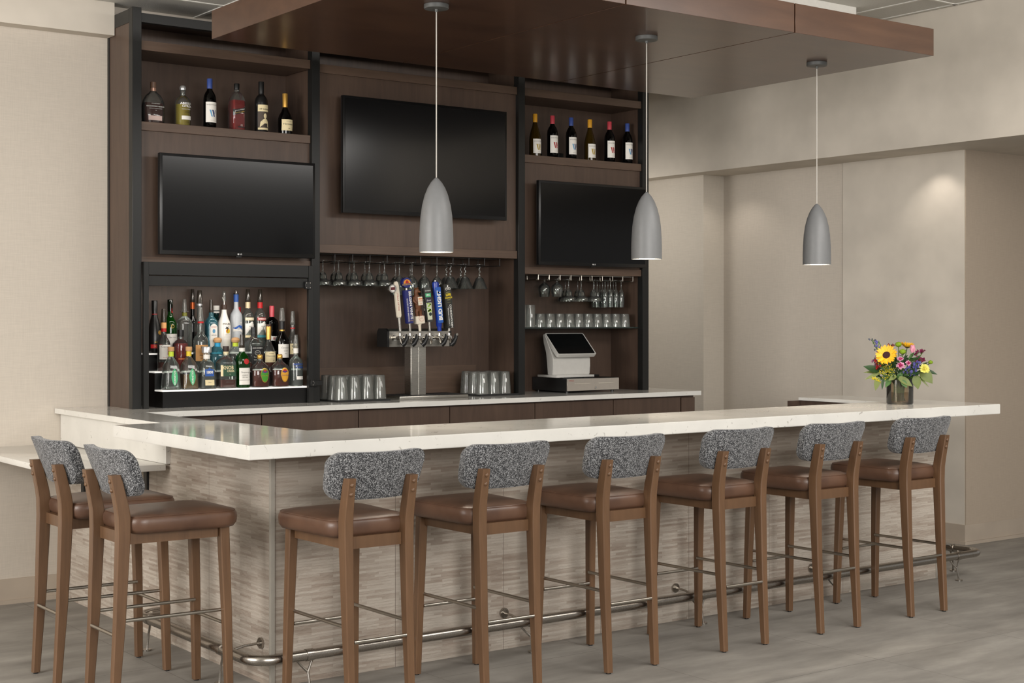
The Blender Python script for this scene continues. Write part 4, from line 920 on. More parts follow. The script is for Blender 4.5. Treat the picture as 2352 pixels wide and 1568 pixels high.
bottle('rum_bottle', 'white coconut rum bottle with palm sunset label on the top step', (3.812, 8.042, Z3), [(0.037, 0), (0.0395, 0.005), (0.0395, 0.155), (0.034, 0.18), (0.022, 0.208), (0.0155, 0.235), (0.0145, 0.25), (0.0145, 0.275)], WHITEB,
    caps=[([(0.0165, 0.252), (0.0165, 0.282)], M('dark_brown_collar', (60, 40, 28), 0.5), 'collar'), ([[(0, 0, 0.28), (0, 0, 0.30), (-0.012, 0, 0.325)], 0.005], STEEL, 'spout'), ([(0.012, 0.3), (0.012, 0.303), (0.008, 0.36)], CLRP, 'pourer_cover')],
    labels=[('oval', YELL, 0.007, 0.125, 0.014, 0.014), ('poly', ORANGE, [(-0.005, 0.128), (-0.006, 0.122), (0.0, 0.112), (0.0, 0.126), (0.012, 0.135), (0.004, 0.139)]), ('poly', INK, [(0.004, 0.112), (0.006, 0.112), (0.004, 0.14), (0.016, 0.139), (0.005, 0.146), (0.010, 0.154), (0.001, 0.148), (-0.009, 0.153), (-0.004, 0.146), (-0.013, 0.139), (0.0, 0.142)])],
    lines=[(INK, 'MALIBU', 0.003, 0.167, 0.015), (INKS, 'CARIBBEAN RUM', 0.004, 0.103, 0.005), (INKS, 'with coconut liqueur', 0.004, 0.09, 0.005)])
bottle('vodka_bottle', 'frosted tall vodka bottle with blue neck and mountain band on the top step', (3.898, Y3, Z3), [(0.0355, 0), (0.0375, 0.005), (0.0375, 0.205), (0.034, 0.225), (0.022, 0.245), (0.0145, 0.258), (0.0135, 0.28), (0.0135, 0.33)], FROST,
    caps=[([(0.0148, 0.298), (0.0152, 0.34), (0.0148, 0.343)], BLUEL, 'capsule'), ([(0.0165, 0.343), (0.0165, 0.351)], BLACKP, 'pourer_collar'), ([[(0, 0, 0.35), (0.002, 0, 0.36), (-0.003, 0, 0.367)], 0.004], STEEL, 'spout')],
    labels=[('poly', BLUEL, [(-0.030, 0.13), (0.034, 0.13), (0.034, 0.162), (0.018, 0.155), (0.004, 0.162), (-0.012, 0.152), (-0.030, 0.146)]), ('poly', PAPER, [(-0.030, 0.122), (0.034, 0.112), (0.034, 0.130), (0.014, 0.136), (-0.004, 0.130), (-0.030, 0.140)]), ('poly', INKW, [(0.008, 0.176), (0.016, 0.168), (0.030, 0.184), (0.016, 0.175)])])
bottle('whiskey_bottle', 'small bottle with red cap at the back of the top step', (3.945, 8.122, Z3), std(0.024, 0.165, 0.21, 0.25, 0.012), BROWNG, caps=[([(0.0135, 0.235), (0.0135, 0.268)], REDL, 'cap')])
for x, c_, banner, ink, lab in ((3.975, M('champagne_foil', (206, 186, 150), 0.35, 0.3), CREAM, INKW, 'clear vodka bottle with champagne neck foil and white crest label'), (4.056, REDL, REDL, INKW, 'clear vodka bottle with red neck foil and red banner label')):
    bottle('vodka_bottle', lab + ' on the top step', (x, Y3, Z3), std(0.0355, 0.215, 0.262, 0.3), CLEAR, liquid=(L_CLR, 0.2), caps=[([(0.0157, 0.262), (0.0157, 0.298)], c_, 'capsule')] + pour_cap(0.298, 'smoke', 0.0145),
        labels=[('rect', banner, -0.028, 0.033, 0.188, 0.205), ('poly', PAPER, [(-0.028, 0.10), (0.033, 0.10), (0.033, 0.17), (0.020, 0.176), (0.012, 0.183), (-0.004, 0.172), (-0.028, 0.17)]), ('rect', TEALL if banner is REDL else CREAM, -0.028, 0.033, 0.085, 0.099)],
        lines=[(ink, 'SMIRNOFF', 0.003, 0.1965, 0.0125, {'bold': 0.03}), (INK, 'VODKA', 0.004, 0.152, 0.008), (INKS, 'No. 21', 0.004, 0.125, 0.010)])
bottle('bourbon_bottle', 'dark bourbon bottle dipped in rose red wax on the top step', (4.135, Y3, Z3), [(0.034, 0, 1), (0.0355, 0.004, 1), (0.0355, 0.17, 1), (0.031, 0.19, 0.8), (0.0165, 0.205, 0), (0.014, 0.215, 0), (0.014, 0.25, 0)], BROWNG, 4, 0.95, caps=[([(0.0155, 0.206), (0.0152, 0.272), (0.013, 0.277)], M('rose_wax', (200, 74, 84), 0.35), 'wax_seal')],
    labels=[('poly', PAPER, [(-0.028, 0.062), (0.031, 0.05), (0.031, 0.10), (-0.028, 0.10)])], lines=[(INKR, '101', 0.002, 0.078, 0.018, {'bold': 0.03})])

# ------------------------------------------------------------------ glassware
GL = glass('tumbler_glass', (248, 250, 249), (196, 202, 200), 0.085, bodyc=(238, 235, 228))
GLH = glass('stem_glass', (240, 243, 241), (205, 210, 208), 0.03, bodyc=(235, 235, 230))
def lone(name, bm, mat, loc, label, cat, group, rz=0, smooth=60):
    o = obj(name, bm, mat, None, smooth); o.location = loc; o.rotation_euler = (0, 0, rz); tag(o, label, cat, group); return o
def copies(o, locs, label=None, group=None):
    for p in locs:
        c = o.copy(); C.objects.link(c); c.location = p
        if label: c['label'] = label
        if group: c['group'] = group
def tumbler(rb, rt, h, wall=0.003, base=0.012, facets=0):
    """upside-down tumbler: rim (radius rb) on the counter, closed end up"""
    bm = new(); n = facets or 18
    lathe(bm, [(rb, 0.0005), (rb, 0.004), (rt, h - 0.004), (rt - 0.003, h), (rt * 0.5, h - 0.001), (rt * 0.5, h - base), (rt - wall - 0.001, h - base), (rb - wall, 0.003), (rb - wall, 0.0005)], n, cap0=False, cap1=False)
    # close the heavy end
    top = [v for v in bm.verts if abs(v.co.z - (h - 0.001)) < 1e-6]; low = [v for v in bm.verts if abs(v.co.z - (h - base)) < 1e-6 and math.hypot(v.co.x, v.co.y) < rt * 0.51]
    for ringv in (top, low):
        try: bmesh.ops.contextual_create(bm, geom=ringv)
        except Exception: pass
    return bm
MAT = M('bar_mat_black', (26, 26, 26), 0.7, bump=(300, 0.5, 0.002))
def bar_mat(x0, x1, y0, y1, label):
    m = thing('bar_mat', label, 'bar mat', ((x0 + x1) / 2, (y0 + y1) / 2, H)); w_, d_ = (x1 - x0) / 2, (y1 - y0) / 2
    b = new(); box(b, -w_, w_, -d_, d_, 0.0003, 0.008, 0.001, 1); obj('mat_base', b, MAT, m)
    b = new()
    box(b, -w_, w_, -d_, -d_ + 0.006, 0.0081, 0.012); obj('mat_lip', b, MAT, m)
bar_mat(4.402, 4.768, 7.718, 8.06, 'black bar mat under the pint glasses nearer the liquor frame')
bar_mat(5.494, 5.800, 7.785, 8.09, 'black bar mat under the pint glasses between the taps and the till')
pint = tumbler(0.0435, 0.0335, 0.148)
GP1 = 'pint glasses on the mat nearer the liquor frame'; LP1 = 'upside-down pint glass on the black mat nearer the liquor frame'
P0 = lone('pint_glass', pint, GL, (4.452, 7.772, H + 0.0085), LP1, 'glass', GP1)
copies(P0, [(4.452 + 0.0895 * i + 0.0 * j, 7.772 + 0.089 * j, H + 0.0085) for j in range(3) for i in range(4) if (i, j) != (0, 0)])
GP2 = 'pint glasses on the mat between taps and till'; LP2 = 'upside-down pint glass on the black mat between the taps and the till'
copies(P0, [(5.542 + 0.0895 * i, 7.838 + 0.089 * j, H + 0.0085) for j in range(3) for i in range(3)], LP2, GP2)
ZS = 1.5125
hb = lone('highball_glass', tumbler(0.036, 0.035, 0.150, 0.004, 0.02, 12), GL, (5.902, 7.895, ZS), 'tall upside-down highball glass at the post end of the glass shelf', 'glass', 'highball glasses on the glass shelf')
copies(hb, [(5.902 + 0.074 * i, 7.895 + 0.075 * j, ZS) for j in range(3) for i in range(1 if j == 0 else 2) if (i, j) != (0, 0)])
hb2 = (5.976, 7.895, ZS); copies(hb, [hb2])
rk = lone('rocks_glass', tumbler(0.041, 0.034, 0.092, 0.004, 0.02), GL, (6.062, 7.900, ZS), 'short upside-down rocks glass on the glass shelf above the till', 'glass', 'rocks glasses on the glass shelf')
copies(rk, [(6.062 + 0.0835 * i, 7.900 + 0.084 * j, ZS) for j in range(3) for i in range(10) if (i, j) != (0, 0)])

# hanging stemware: profiles run downward from the foot
def stem(prof, foot=0.034, n=24):
    bm = new(); t = 0.0016
    outer = [(0.002, -0.0015), (foot, -0.0005), (foot, 0.0012), (0.006, 0.006)] + prof
    inner = [(max(0.001, r - t), z) for r, z in reversed(prof) if z >= prof[1][1] + 0.0 and r > 0.006]
    pts = outer + inner + [(0.0005, inner[-1][1] - 0.002)]
    loft(bm, [[(r * math.cos(2 * PI * i / n), r * math.sin(2 * PI * i / n), -z) for i in range(n)] for r, z in pts], True, True)
    return bm
MARG = [(0.004, 0.012), (0.0034, 0.055), (0.006, 0.066), (0.018, 0.078), (0.024, 0.092), (0.025, 0.108), (0.028, 0.116), (0.050, 0.124), (0.053, 0.135), (0.054, 0.150)]
WINE = [(0.004, 0.012), (0.0034, 0.072), (0.006, 0.082), (0.022, 0.098), (0.034, 0.118), (0.038, 0.142), (0.036, 0.172), (0.031, 0.206)]
SNIF = [(0.006, 0.012), (0.006, 0.022), (0.018, 0.030), (0.036, 0.046), (0.042, 0.064), (0.040, 0.088), (0.033, 0.120)]
FLUTE = [(0.004, 0.012), (0.0032, 0.050), (0.006, 0.062), (0.016, 0.085), (0.0215, 0.112), (0.0225, 0.150), (0.020, 0.190)]
def martini():
    bm = new(); n = 24
    def rg(r, z, cx=0): return [(cx + r * math.cos(2 * PI * i / n), r * math.sin(2 * PI * i / n), -z) for i in range(n)]
    zig = [(0.0, 0.008), (0.005, 0.020), (-0.006, 0.034), (0.006, 0.048), (-0.005, 0.060), (0.0, 0.070)]
    loft(bm, [rg(0.002, -0.0015), rg(0.034, -0.0005), rg(0.034, 0.0012), rg(0.006, 0.005)] + [rg(0.0045, z, x) for x, z in zig]
         + [rg(0.007, 0.078), rg(0.026, 0.092), rg(0.054, 0.160), rg(0.0525, 0.160), rg(0.0245, 0.0935), rg(0.001, 0.082)], True, True)
    return bm
def rack(name, label, x0, x1, z0, z1, n, mat):
    r = thing(name, label, 'glass rack', ((x0 + x1) / 2, 7.98, z1)); h_ = z1 - z0; w_ = (x1 - x0) / 2
    for k in range(n):
        x = -w_ + 2 * w_ * k / (n - 1); b = new()
        tube(b, [(x, -0.12, -0.001), (x, -0.12, -h_), (x, 0.13, -h_), (x, 0.13, -0.001)], 0.0026, 6); tube(b, [(x - 0.012, -0.115, -h_), (x - 0.012, 0.13, -h_)], 0.003, 6); tube(b, [(x - 0.012, -0.115, -h_), (x, -0.12, -h_)], 0.003, 6)
        obj('rail', b, mat, r)
    b = new(); box(b, -w_, w_, -0.11, -0.10, -0.006, -0.0008); obj('mounting_bar', b, mat, r)
    return r
rack('glass_rack', 'black wire glass rack under the middle shelf above the beer taps', 4.335, 5.70, 1.916, 1.9655, 12, BLACKM)
rack('glass_rack', 'steel wire glass rack under the shelf above the till', 6.02, 6.86, 1.832, 1.8675, 10, ROD)
GHM = 'margarita glasses hanging over the beer taps'
zf = 1.9255
m0 = lone('margarita_glass', stem(MARG), GLH, (4.414, 7.93, zf), 'margarita glass hanging upside down from the black rack beside the liquor frame', 'glass', GHM)
copies(m0, [(x, 7.93, zf) for x in (4.524, 4.634, 4.744, 4.854)] + [(x, 8.04, zf) for x in (4.448, 4.556, 4.666, 4.776, 4.886)])
w0 = lone('wine_glass', stem(WINE, 0.035), GLH, (4.965, 7.93, zf), 'large wine glass hanging upside down behind the tap handles', 'glass', 'wine glasses hanging behind the tap handles')
copies(w0, [(x, 7.93, zf) for x in (5.060, 5.155, 5.250)] + [(x, 8.04, zf) for x in (5.005, 5.115, 5.215)])
t0 = lone('martini_glass', martini(), GLH, (5.355, 7.93, zf), 'zigzag-stem martini glass hanging upside down toward the till end of the black rack', 'glass', 'martini glasses hanging in the middle bay')
copies(t0, [(x, 7.93, zf) for x in (5.470, 5.585)] + [(x, 8.045, zf) for x in (5.400, 5.515)])
zr_ = 1.8405
s0 = lone('brandy_glass', stem(SNIF, 0.032), GLH, (6.235, 7.93, zr_), 'round brandy glass hanging upside down at the post end of the steel rack', 'glass', 'brandy glasses hanging above the till')
copies(s0, [(6.190, 8.015, zr_)])
copies(m0, [(x, 7.93, zr_) for x in (6.335, 6.447, 6.559)] + [(6.395, 8.04, zr_), (6.505, 8.04, zr_)], 'margarita glass hanging upside down from the steel rack above the till', 'margarita glasses hanging above the till')
f0 = lone('champagne_flute', stem(FLUTE, 0.024), GLH, (6.662, 7.93, zr_), 'champagne flute hanging upside down above the till, near the wall end of the rack', 'glass', 'champagne flutes hanging above the till')
copies(f0, [(x, 7.93, zr_) for x in (6.712, 6.762, 6.812)] + [(x, 7.99, zr_) for x in (6.640, 6.690, 6.740, 6.790)] + [(x, 8.05, zr_) for x in (6.665, 6.715, 6.765, 6.815)])

# ------------------------------------------------------------------ beer tap tower
tp = thing('beer_tap_tower', 'stainless steel beer tap tower with six tap handles', 'beer tap', (5.045, 7.87, H))
def tb(bm_fn, name, mat, parent=tp, smooth=35):
    b = new(); bm_fn(b); return obj(name, b, mat, parent, smooth)
CHROME = metal('polished_steel', (214, 210, 202), 0.12, (10, 10, 10))
TRAYG = M('tray_grid', (70, 70, 70), 0.4, 0.6)
tr_ = tb(lambda b: box(b, -0.20, 0.315, -0.135, 0.12, 0.0004, 0.020, 0.002), 'drip_tray', STEEL)
def grid(b):
    for i in range(25):
        x = -0.19 + i * 0.0205
        tube(b, [(x, -0.128, 0.0222), (x, 0.113, 0.0222)], 0.002, 6)
    for y in (-0.122, -0.045, 0.03, 0.107): tube(b, [(-0.194, y, 0.0222), (0.309, y, 0.0222)], 0.002, 6)
tb(grid, 'tray_grille', TRAYG, tr_)
def column(b):
    prism(b, [(-0.055, -0.045), (-0.006, -0.045), (-0.004, -0.042), (0.0, -0.045), (0.050, -0.045), (0.054, -0.038), (0.054, 0.032), (-0.059, 0.032), (-0.059, -0.038)], 0.024, 0.33)
tb(column, 'column', STEEL, smooth=20)
def rrc(x0, x1):
    p = [(-0.070, -0.056 + 0.327 + 0.056)]
    return p
def head(x0, x1, g=0.0):
    def f(b):
        prof = [(-0.070 - g, 0.327 - g), (0.052 + g, 0.327 - g), (0.052 + g, 0.418), (0.036, 0.440 + g), (-0.046, 0.440 + g), (-0.070 - g, 0.424)]
        loft(b, [[(x, y, z) for y, z in prof] for x in (x0, x1)])
    return f
tb(head(-0.236, 0.214), 'head', STEEL, smooth=20)
tb(head(-0.250, -0.2355, 0.0015), 'end_cap', BLACKP, smooth=20); tb(head(0.2135, 0.228, 0.0015), 'end_cap', BLACKP, smooth=20)
FX = [-0.200 + 0.0730 * i for i in range(6)]
YH = -0.140
def faucet(x, black=True):
    o = tb(lambda b: (tube(b, [(x, -0.069, 0.383), (x, -0.076, 0.383)], 0.019, 16), tube(b, [(x, -0.072, 0.383), (x, YH, 0.383)], 0.010, 12),
        tube(b, [(x, YH - 0.012, 0.383), (x, YH + 0.03, 0.383)], 0.0145, 12), tube(b, [(x, YH, 0.383), (x, YH, 0.412)], [0.011, 0.008], 12),
        tube(b, [(x, YH - 0.004, 0.380), (x, YH - 0.020, 0.345)], [0.010, 0.007], 12)), 'faucet', CHROME)
    if black:
        def sp(b):
            pts = [(x + 0.004, YH - 0.012, 0.338), (x + 0.018, YH - 0.02, 0.352), (x + 0.034, YH - 0.022, 0.378), (x + 0.040, YH - 0.022, 0.405)]
            tube(b, pts, [0.018, 0.017, 0.013, 0.011], 12)
        tb(sp, 'spout_lever', BLACKP, o)
        tb(lambda b: tube(b, [(x + 0.038, YH - 0.034, 0.403), (x + 0.038, YH - 0.031, 0.403)], 0.008, 12), 'spout_cap', STEEL, o)
for i, x in enumerate(FX): faucet(x, i != 3)
DX = -0.034                                            # every handle leans a little to one side
def hmap(x, y0, zb):
    """handle plane: u across, v along the handle, d towards the room"""
    a = -0.105
    c_, s_ = math.cos(a), math.sin(a)
    ku, kv, kd = 1.18, 1.15, 1.15
    return lambda u, v, d=0.0: (x + ku * u * c_ + kv * v * s_, y0 - kd * d, zb - ku * u * s_ + kv * v * c_)
def hbox(b, f, u0, u1, v0, v1, d0, d1, t=1.0, bev=0.0):
    """tapered slab: t scales the width at the foot"""
    V = []
    for d in (d0, d1):
        for u, v, k in ((u0, v0, t), (u1, v0, t), (u1, v1, 1), (u0, v1, 1)): V.append(f(u * k, v, d))
    vs_ = [b.verts.new(p) for p in V]
    fs = [b.faces.new([vs_[i] for i in q]) for q in ((0, 1, 2, 3), (7, 6, 5, 4), (0, 4, 5, 1), (1, 5, 6, 2), (2, 6, 7, 3), (3, 7, 4, 0))]
    if bev: bmesh.ops.bevel(b, geom=list({e for q in fs for e in q.edges}), offset=bev, segments=2, affect='EDGES')
def lbl(b, s_, size, f, d, u=0, v=0, **k): text(b, s_, size, lambda a, c_: f(a, c_, d), u, v, **k)
ZB = 0.425
NAVY = M('navy_handle', (38, 44, 110), 0.35); BLUEH = M('bright_blue_handle', (22, 52, 150), 0.25); IVORY = M('ivory_handle', (230, 220, 200), 0.35)
BEAR = M('brown_figure', (104, 62, 34), 0.5, bump=(120, 0.6, 0.003)); CHAR = M('charcoal_handle', (62, 62, 58), 0.45)
# 1 cream handle with round medallion
f = hmap(FX[0], 7.730 - 7.87, ZB)
h = tb(lambda b: (tube(b, [f(0, 0), f(0, 0.035), f(0, 0.075)], [0.009, 0.010, 0.012], 12)), 'tap_handle', STEEL); h['label'] = 'cream curved tap handle with round medallion'
tb(lambda b: loft(b, [[f(u * k, v, d) for u, d in ((-0.013, 0.006), (0.013, 0.006), (0.013, -0.006), (-0.013, -0.006))] for v, k in ((0.070, 0.6), (0.085, 1.0), (0.20, 1.05), (0.245, 1.0), (0.262, 0.7), (0.268, 0.3))]), 'handle_body', IVORY, h)
tb(lambda b: tube(b, [f(-0.028, 0.232, -0.004), f(-0.030, 0.232, 0.014)], 0.026, 20), 'medallion', CHROME, h)
tb(lambda b: tube(b, [f(-0.030, 0.232, 0.0142), f(-0.030, 0.232, 0.0150)], 0.020, 20), 'medallion_face', PAPER, h)
tb(lambda b: hbox(b, f, -0.044, -0.016, 0.224, 0.240, 0.0151, 0.0155), 'medallion_band', M('maroon', (90, 24, 30), 0.5), h)
tb(lambda b: lbl(b, 'STELLA ARTOIS', 0.013, f, 0.0068, 0.0, 0.158, rot=-PI / 2, spacing=1.1), 'lettering', INKR, h, 180)
# 2 navy handle with round badge
f = hmap(FX[1], 7.730 - 7.87, ZB)
h = tb(lambda b: tube(b, [f(0, 0), f(0, 0.045)], [0.008, 0.011], 12), 'tap_handle', STEEL); h['label'] = 'navy blue tap handle with round sunrise badge'
tb(lambda b: hbox(b, f, -0.022, 0.022, 0.042, 0.222, -0.014, 0.014, 0.86, 0.003), 'handle_body', NAVY, h)
tb(lambda b: (tube(b, [f(0, 0.221), f(0, 0.232)], 0.009, 12)), 'collar', STEEL, h)
tb(lambda b: tube(b, [f(0, 0.262, -0.014), f(0, 0.262, 0.012)], 0.032, 24), 'badge', NAVY, h)
tb(lambda b: loft(b, [[f(0.022 * math.cos(a * PI / 10), 0.258 + 0.022 * math.sin(a * PI / 10), d) for a in range(11)] for d in (0.0122, 0.0128)]), 'badge_sun', M('sun_orange', (232, 150, 40), 0.5), h)
tb(lambda b: loft(b, [[f(0.010 * math.cos(a * PI / 8), 0.259 + 0.016 * math.sin(a * PI / 8), d) for a in range(9)] for d in (0.0129, 0.0133)]), 'badge_hill', INKR, h)
tb(lambda b: (lbl(b, 'GOLDEN ROAD', 0.0085, f, 0.0126, 0, 0.252, bold=0.03)), 'lettering', INKG, h, 180)
tb(lambda b: (lbl(b, 'BELGIAN WHITE', 0.0205, f, 0.0150, 0.009, 0.140, rot=-PI / 2, bold=0.03), lbl(b, 'GOLDEN ROAD BREWING', 0.0105, f, 0.0150, -0.010, 0.115, rot=-PI / 2, bold=0.01)), 'lettering', INKW, h, 180)
tb(lambda b: lbl(b, 'WHEAT', 0.007, f, 0.0150, 0.008, 0.056), 'lettering', INKG, h, 180)
# 3 bear figure holding a bottle label on a white block
f = hmap(FX[2], 7.730 - 7.87, ZB)
h = tb(lambda b: (tube(b, [f(0, 0), f(0, 0.030), f(0, 0.042)], [0.008, 0.010, 0.016], 12)), 'tap_handle', IVORY); h['label'] = 'tap handle shaped as a standing brown bear on a white block'
tb(lambda b: hbox(b, f, -0.026, 0.026, 0.040, 0.082, -0.018, 0.018, 1, 0.003), 'block', IVORY, h)
tb(lambda b: (tube(b, [f(0.006 + 0.0165 * math.cos(a * PI / 12), 0.070 + 0.0165 * math.sin(a * PI / 12), 0.0186) for a in range(25)], 0.0009, 5, False), tube(b, [f(-0.004, 0.066, 0.0186), f(0.006, 0.072, 0.0186), f(0.015, 0.068, 0.0186)], 0.0009, 5)), 'emblem', M('emblem_pink', (196, 120, 110), 0.5), h)
def bearf(b):
    tube(b, [f(-0.010, 0.080), f(-0.011, 0.105), f(-0.004, 0.125)], [0.009, 0.012, 0.014], 10); tube(b, [f(0.011, 0.080), f(0.012, 0.105), f(0.004, 0.125)], [0.009, 0.012, 0.014], 10)
    tube(b, [f(0, 0.108), f(0, 0.13), f(-0.001, 0.16), f(-0.004, 0.19), f(-0.004, 0.205)], [0.014, 0.022, 0.023, 0.019, 0.010], 12)
    tube(b, [f(-0.020, 0.186), f(-0.027, 0.165, 0.006), f(-0.014, 0.150, 0.016)], [0.009, 0.009, 0.007], 8); tube(b, [f(0.014, 0.186), f(0.022, 0.170, 0.008), f(0.010, 0.155, 0.018)], [0.008, 0.008, 0.006], 8)
    tube(b, [f(-0.006, 0.196), f(-0.004, 0.214, 0.002), f(0.0, 0.226, 0.004), f(0.0, 0.234, 0.002)], [0.012, 0.016, 0.015, 0.007], 10); tube(b, [f(0.002, 0.216, 0.010), f(0.012, 0.212, 0.020)], [0.009, 0.005], 8)
    for u in (-0.011, 0.009): ball(b, f(u, 0.234, 0), 0.005)
tb(bearf, 'bear_figure', BEAR, h, 60)
tb(lambda b: hbox(b, f, -0.010, 0.018, 0.140, 0.186, 0.0215, 0.025, 1, 0.001), 'held_sign', IVORY, h)
tb(lambda b: hbox(b, f, -0.008, 0.016, 0.172, 0.178, 0.0252, 0.0256), 'sign_band', ORANGE, h)
tb(lambda b: (lbl(b, 'HOP', 0.012, f, 0.0254, 0.004, 0.163), lbl(b, 'IPA', 0.008, f, 0.0254, 0.005, 0.149)), 'lettering', ORANGE, h, 180)
# 4 charcoal flat handle with hop picture
f = hmap(FX[3], 7.730 - 7.87, ZB)
h = tb(lambda b: tube(b, [f(0, 0), f(0, 0.052)], [0.007, 0.010], 12), 'tap_handle', STEEL); h['label'] = 'charcoal tap handle with a green hop picture'
tb(lambda b: hbox(b, f, -0.022, 0.022, 0.050, 0.236, -0.014, 0.014, 0.78, 0.003), 'handle_body', CHAR, h)
tb(lambda b: hbox(b, f, -0.017, 0.017, 0.062, 0.182, 0.0141, 0.0146, 0.82), 'picture', M('hop_sky', (206, 212, 186), 0.5), h)
tb(lambda b: hbox(b, f, -0.0165, 0.0165, 0.155, 0.182, 0.0147, 0.0150, 1.0), 'picture_top', M('night_violet', (40, 34, 56), 0.5), h)
def hops(b):
    rnd = random.Random(4)
    for k in range(16):
        u, v = rnd.uniform(-0.011, 0.011), rnd.uniform(0.105, 0.155); tube(b, [f(u, v, 0.0146), f(u, v, 0.0152)], 0.0052, 7)
tb(hops, 'hop_print', M('hop_green', (146, 186, 50), 0.5), h)
tb(lambda b: tube(b, [f(0.004, 0.092, 0.0147), f(0.004, 0.092, 0.0153)], 0.011, 16), 'dark_disc', M('disc_green', (30, 46, 36), 0.5), h)
tb(lambda b: hbox(b, f, -0.017, 0.017, 0.186, 0.206, 0.0141, 0.0147), 'style_plate', GREENL, h)
tb(lambda b: (lbl(b, 'IPA', 0.014, f, 0.0149, 0, 0.196, bold=0.03), lbl(b, 'ELYSIAN', 0.0095, f, 0.0145, 0, 0.220), lbl(b, 'Space', 0.012, f, 0.0155, 0, 0.168, shear=0.4)), 'lettering', INKW, h, 180)
tb(lambda b: text(b, 'ELYSIAN', 0.017, lambda u, v: tuple(Vector(f(-0.0205, 0.145 + v)) + Vector((-0.0022, u * 0.9, 0))), 0, 0, bold=0.02, rot=PI / 2), 'side_lettering', INKW, h, 180)
# 5 bright blue round handle
f = hmap(FX[4], 7.730 - 7.87, ZB)
h = tb(lambda b: tube(b, [f(0, 0), f(0, 0.028)], [0.013, 0.014], 14), 'tap_handle', BLUEH); h['label'] = 'bright blue rounded tap handle with tall white lettering'
tb(lambda b: (tube(b, [f(0, 0.026), f(0, 0.030), f(0, 0.20), f(0, 0.258), f(0, 0.268), f(0, 0.272)], [0.017, 0.018, 0.0205, 0.0215, 0.019, 0.010], 20)), 'handle_body', BLUEH, h)
tb(lambda b: hbox(b, f, -0.017, 0.0175, 0.045, 0.240, 0.0165, 0.0212, 0.94, 0.001), 'front_panel', M('mid_blue_panel', (40, 92, 176), 0.35), h)
tb(lambda b: lbl(b, 'BUD LIGHT', 0.030, f, 0.0218, 0.003, 0.140, rot=PI / 2, bold=0.05, sx=1.06), 'lettering', INKW, h, 180)
tb(lambda b: tube(b, [f(0, 0.272), f(0, 0.279)], [0.007, 0.004], 10), 'finial', PAPER, h)
# 6 black square handle
f = hmap(FX[5], 7.730 - 7.87, ZB)
h = tb(lambda b: tube(b, [f(0, 0), f(0, 0.018)], 0.009, 12), 'tap_handle', STEEL); h['label'] = 'square black tap handle with bicycle emblem and yellow lettering'
tb(lambda b: hbox(b, f, -0.0235, 0.0235, 0.016, 0.258, -0.022, 0.022, 0.9, 0.0015), 'handle_body', M('olive_black', (44, 43, 38), 0.45), h)
def bike(b):
    for u in (-0.009, 0.009): tube(b, [f(u + 0.0068 * math.cos(a * PI / 8), 0.232 + 0.0068 * math.sin(a * PI / 8), 0.0228) for a in range(17)], 0.0013, 5, False)
    tube(b, [f(-0.009, 0.232, 0.0228), f(-0.003, 0.241, 0.0228), f(0.007, 0.241, 0.0228), f(0.009, 0.232, 0.0228)], 0.0012, 5); tube(b, [f(-0.002, 0.241, 0.0228), f(0.001, 0.252, 0.0228)], 0.0035, 6)
tb(bike, 'bicycle_emblem', INKW, h)
tb(lambda b: (lbl(b, 'LIFE', 0.019, f, 0.0226, 0, 0.199, bold=0.04), lbl(b, 'COACH', 0.0125, f, 0.0226, 0, 0.183, bold=0.04)), 'lettering', M('bright_yellow_ink', (236, 208, 40), 0.5), h, 180)
tb(lambda b: (hbox(b, f, -0.012, 0.012, 0.212, 0.215, 0.0222, 0.0226), hbox(b, f, -0.010, 0.010, 0.170, 0.1725, 0.0222, 0.0226), hbox(b, f, -0.010, 0.010, 0.157, 0.1582, 0.0222, 0.0226)), 'rule', M('olive_rule', (150, 150, 90), 0.5), h)
tb(lambda b: (lbl(b, 'CONSHOHOCKEN', 0.0165, f, 0.0226, 0.007, 0.082, rot=-PI / 2, bold=0.02, sx=0.92), lbl(b, '* BREWING COMPANY *', 0.0095, f, 0.0226, -0.009, 0.082, rot=-PI / 2, bold=0.01)), 'lettering', INKW, h, 180)

# ------------------------------------------------------------------ cash drawer and till
cd = thing('cash_drawer', 'wide black cash drawer with a brushed steel front on the back counter', 'cash drawer', (6.41, 7.95, H))
b = new(); box(b, -0.228, 0.228, -0.19, 0.19, 0.012, 0.100, 0.002); obj('case', b, BLACKP, cd)
b = new(); box(b, -0.227, 0.227, -0.200, -0.190, 0.016, 0.097, 0.001, 1); fr_ = obj('drawer_front', b, M('drawer_steel', (176, 168, 158), 0.32, 0.35), cd)
for x0, x1 in ((-0.165, -0.03), (0.045, 0.18)):
    b = new(); box(b, x0, x1, -0.2025, -0.1995, 0.061, 0.066, 0.0008, 1); obj('slot', b, M('slot_bright', (214, 206, 192), 0.25, 0.4), fr_)
b = new(); tube(b, [(0.014, -0.206, 0.034), (0.014, -0.199, 0.034)], 0.009, 16); lk = obj('lock', b, CHROME, fr_)
b = new(); text(b, 'ORACLE', 0.011, lambda u, v: (u, -0.2006, v), -0.195, 0.084, spacing=1.1); obj('lettering', b, INKR, fr_, 180)
for x in (-0.2, 0.2):
    for y in (-0.16, 0.16):
        b = new(); lathe(b, [(0.012, 0.0), (0.012, 0.0125)], 12, x, y); obj('foot', b, BLACKP, cd)
till = thing('till', 'white touchscreen till with a tilted black screen standing on the cash drawer', 'till', (6.315, 7.90, H + 0.1005))
ZT = H + 0.1005
b = new(); box(b, -0.180, 0.150, -0.092, 0.120, 0.004, 0.020, 0.002); obj('base_plate', b, WHITEP, till)
for x in (-0.15, -0.09, 0.07, 0.12):
    b = new(); box(b, x - 0.008, x + 0.008, -0.085, -0.07, 0.0002, 0.0045); obj('foot', b, BLACKP, till)
